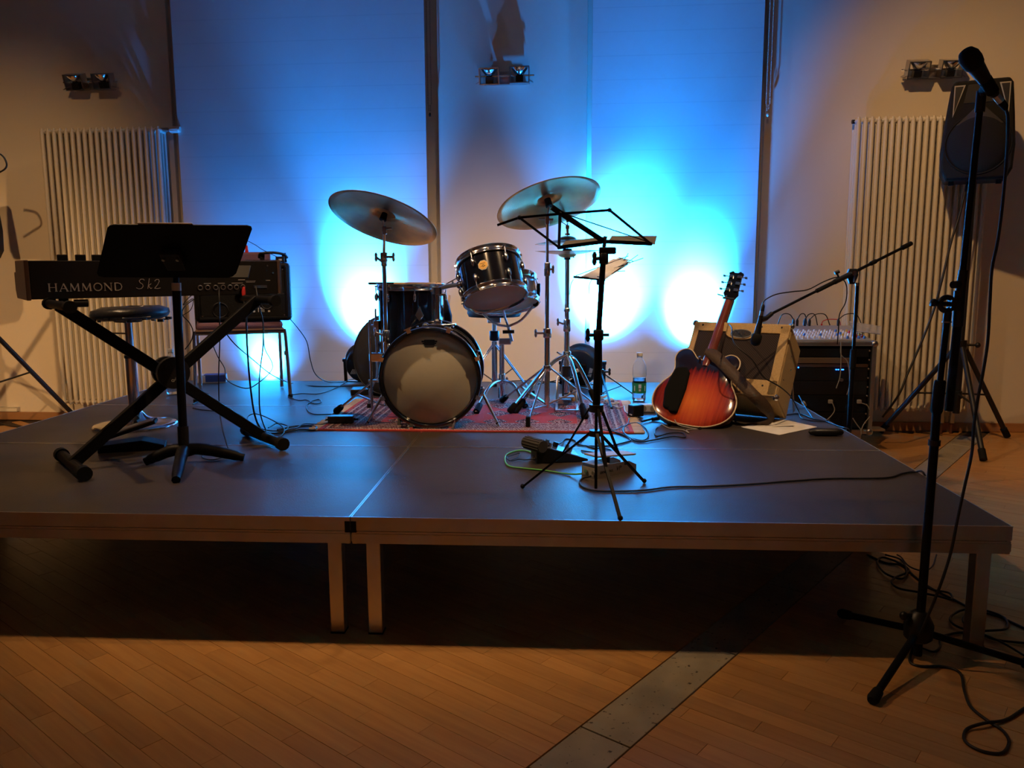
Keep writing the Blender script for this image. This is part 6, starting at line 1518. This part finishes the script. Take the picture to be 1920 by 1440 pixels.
cable(dl([(1475, 778), (1500, 776), (1525, 785), (1548, 790), (1575, 800)], .004)+[D(1592, 806, .0), P(1600, 830, Y=1.6)], 'black cable leaving the deck edge behind the glasses case', .0034)
cable(dl([(1498, 742), (1508, 760), (1520, 778), (1524, 784)], .004), 'black cable behind the tweed amplifier near the rack', .0034)
cable([t1-md*.05, ag(1428, 575, 1.47), ag(1434, 563, 1.49), ag(1455, 552, 1.52), ag(1485, 547, 1.55), ag(1515, 543, 1.60), ag(1545, 528, 1.68), ag(1570, 520, 1.74), ag(1584, 528, 1.74), ag(1588, 545, 1.74), ag(1585, 568, 1.74), ag(1574, 590, 1.74), ag(1572, 620, 1.74), ag(1570, 645, 1.8)], 'black microphone cable looped along the boom over the amplifier', .003)
cable([ag(1395+10, 640, 1.48)]*1+[ag(1406, 641, 1.48), ag(1392, 664, 1.52)], 'short thin black lead in front of the grille cloth', .002) if False else None
# loudspeaker cables
cable([Ym(1814, 340, 3.0), Ym(1800, 400, 2.98), Ym(1783, 455, 2.95), Ym(1765, 530, 2.9), Ym(1748, 590, 2.88), Ym(1722, 655, 2.85), Ym(1700, 705, 2.82), Ym(1688, 735, 2.8), Ym(1672, 760, 2.85), Ym(1655, 782, 2.9)], 'thick black cable slanting down from the loudspeaker to the floor', .007)
cable([Ym(-20, 285, 3.0), Ym(2, 290, 3.0), Ym(12, 305, 3.0), Ym(10, 316, 3.0), Ym(-4, 325, 3.0), Ym(-20, 335, 3.0)], 'black cable loop poking into the picture high at the left edge', .006)
cable(fl([(-30, 780), (5, 795), (30, 800), (60, 800), (95, 800)], .005), 'black cable on the floor at the far left beside the stage', .005)
# keyboard cables
def kc(px, out=.0): return onkb(px, .034, out)
def kcable(pts, *a, **k): return cable(pts, *a, **k)
yk = lambda a, b_, y: P(a, b_, Y=y)
kcable([kc(411, .03), yk(411, 560, 1.0), yk(412, 640, 1.0), yk(410, 700, 1.0), yk(411, 760, 1.0), yk(416, 800, .95), yk(424, 830, .88), D(428, 846, .004), D(410, 846, .004), D(385, 849, .004), D(380, 858, .004), D(400, 862, .004), D(425, 855, .004)], 'thin black cable hanging from the organ to the foot of the pole stand', .0026)
rp = kc(457, .012)
plg = single('jack_plug', MB().tube([rp, rp+V((0, -.006, -.02)), rp+V((.003, -.012, -.055))], [.006, .009, .007], 10), M_redp, 'red jack plug in the back of the organ, cable hanging from it', 'plug')
kcable([rp+V((.003, -.012, -.055)), yk(461, 590, 1.05), yk(464, 660, 1.05), yk(470, 730, 1.08), yk(478, 780, 1.1), D(490, 806, .02), D(500, 812, .006), D(520, 812, .005), D(560, 806, .005), D(590, 806, .005), D(590, 799, .005), D(555, 799, .005), D(520, 806, .005)], 'thick black cable hanging from the red plug to the tangle by the right foot bar', .0042)
kcable([kc(480, .02), yk(486, 575, 1.1), yk(493, 605, 1.1), yk(493, 650, 1.1), yk(487, 700, 1.1), yk(486, 740, 1.12), yk(488, 775, 1.14), D(497, 803, .02), D(503, 812, .006), D(530, 810, .008), D(540, 800, .008), D(520, 794, .008), D(503, 802, .008)], 'wavy black cable hanging from the right end of the organ', .0030)
kcable([D(505, 812, .006), D(520, 820, .006), D(532, 812, .006), D(530, 800, .008), D(505, 785, .02), D(480, 776, .03), D(466, 780, .02), D(465, 790, .01), D(480, 800, .006), D(510, 808, .006), D(550, 805, .006), D(570, 795, .006), D(600, 796, .006), D(622, 791, .012), D(633, 790, .02)], 'tangled black cable running from the foot bar to the power brick on the rug', .003)
kcable([yk(393, 615, 2.2), yk(397, 640, 2.2), yk(408, 668, 2.2), yk(421, 690, 2.2), yk(424, 710, 2.15), yk(440, 722, 2.1), yk(465, 728, 2.1), yk(487, 716, 2.15), yk(508, 696, 2.2), yk(510, 680, 2.2), yk(497, 655, 2.2), yk(494, 630, 2.2), yk(495, 612, 2.2)], 'black cable loop hanging under the seat of the purple chair', .003)
kcable([yk(418, 617, 2.25), yk(440, 645, 2.2), yk(475, 675, 2.2), yk(510, 703, 2.2), D(545, 718, .004), D(590, 724, .004), D(640, 724, .004), D(690, 722, .004)], 'black cable running from under the chair along the back of the deck', .0034)
kcable([AM @ V((aw/2-.02, ad_*.7, .01)), yk(556, 612, 2.6), yk(575, 640, 2.65), yk(582, 675, 2.75), yk(592, 702, 2.85), D(615, 716, .006), D(650, 716, .004)], 'black cable curving from the small amplifier down to the deck', .003)
kcable(dl([(540, 742), (565, 738), (600, 738), (635, 725), (655, 712), (680, 711), (700, 716)], .006), 'black cable curving from the chair leg to the round case', .0032)
kcable(dl([(540, 744), (560, 751), (575, 750), (590, 757), (602, 754), (598, 749), (585, 752), (575, 760), (577, 770), (590, 777), (620, 777), (660, 779), (692, 777)], .005), 'black cable with a small loop between chair leg and rug', .0032)
kcable(dl([(362, 765), (375, 768), (395, 770), (420, 773), (445, 776), (460, 785), (470, 795)], .005), 'black cable along the deck in front of the chair legs', .0036)
kcable(dl([(362, 758), (366, 755), (385, 748), (392, 740), (384, 736)], .005), 'short black cable around the left chair leg', .003)
kcable([yk(365, 560, 2.1), yk(346, 575, 2.05), yk(342, 590, 2.05), yk(355, 605, 2.1), yk(362, 622, 2.1), yk(358, 640, 2.1), yk(347, 655, 2.1)], 'black cable bunch hanging left of the small amplifier', .003)
kcable([yk(366, 548, 2.15), yk(350, 562, 2.1), yk(344, 572, 2.1), yk(362, 560, 2.15), yk(358, 580, 2.1), yk(342, 592, 2.1)], 'thin black cable tangle beside the small amplifier', .0024)
kcable([yk(465, 452, 2.35), yk(480, 460, 2.3), yk(492, 468, 2.3), AM @ V((aw*.38, .05, ah+.03))], 'thin black lead rising from the adapter on the small amplifier', .0022)
# white coiled cable by the hi-hat
wc = []
for k in range(60):
    a = k/60*2*math.pi*5; c = D(1112, 735, .006)*(1-k/60)+D(1160, 765, .006)*(k/60)
    wc.append(c+V((.035*math.cos(a), .045*math.sin(a), .004+.004*(k % 3))))
cable([D(1100, 728, .005)]+wc+[D(1172, 772, .008), D(1184, 778, .02)], 'white coiled mains cable on the deck behind the rug', .0036, M_whitep, n=2)
cable(dl([(930, 716), (980, 714), (1030, 716), (1080, 720), (1110, 719)], .006), 'black cable lying along the rear edge of the deck', .004)
cable(dl([(1180, 783), (1176, 796), (1165, 800), (1150, 806), (1140, 800)], .01), 'thin black lead from the adapter onto the rug', .0018)
cable(dl([(1203, 790), (1222, 785), (1240, 778)], .012), 'black plug lead between power strip and guitar', .006)
# left floor: low reddish boxes beside the stage
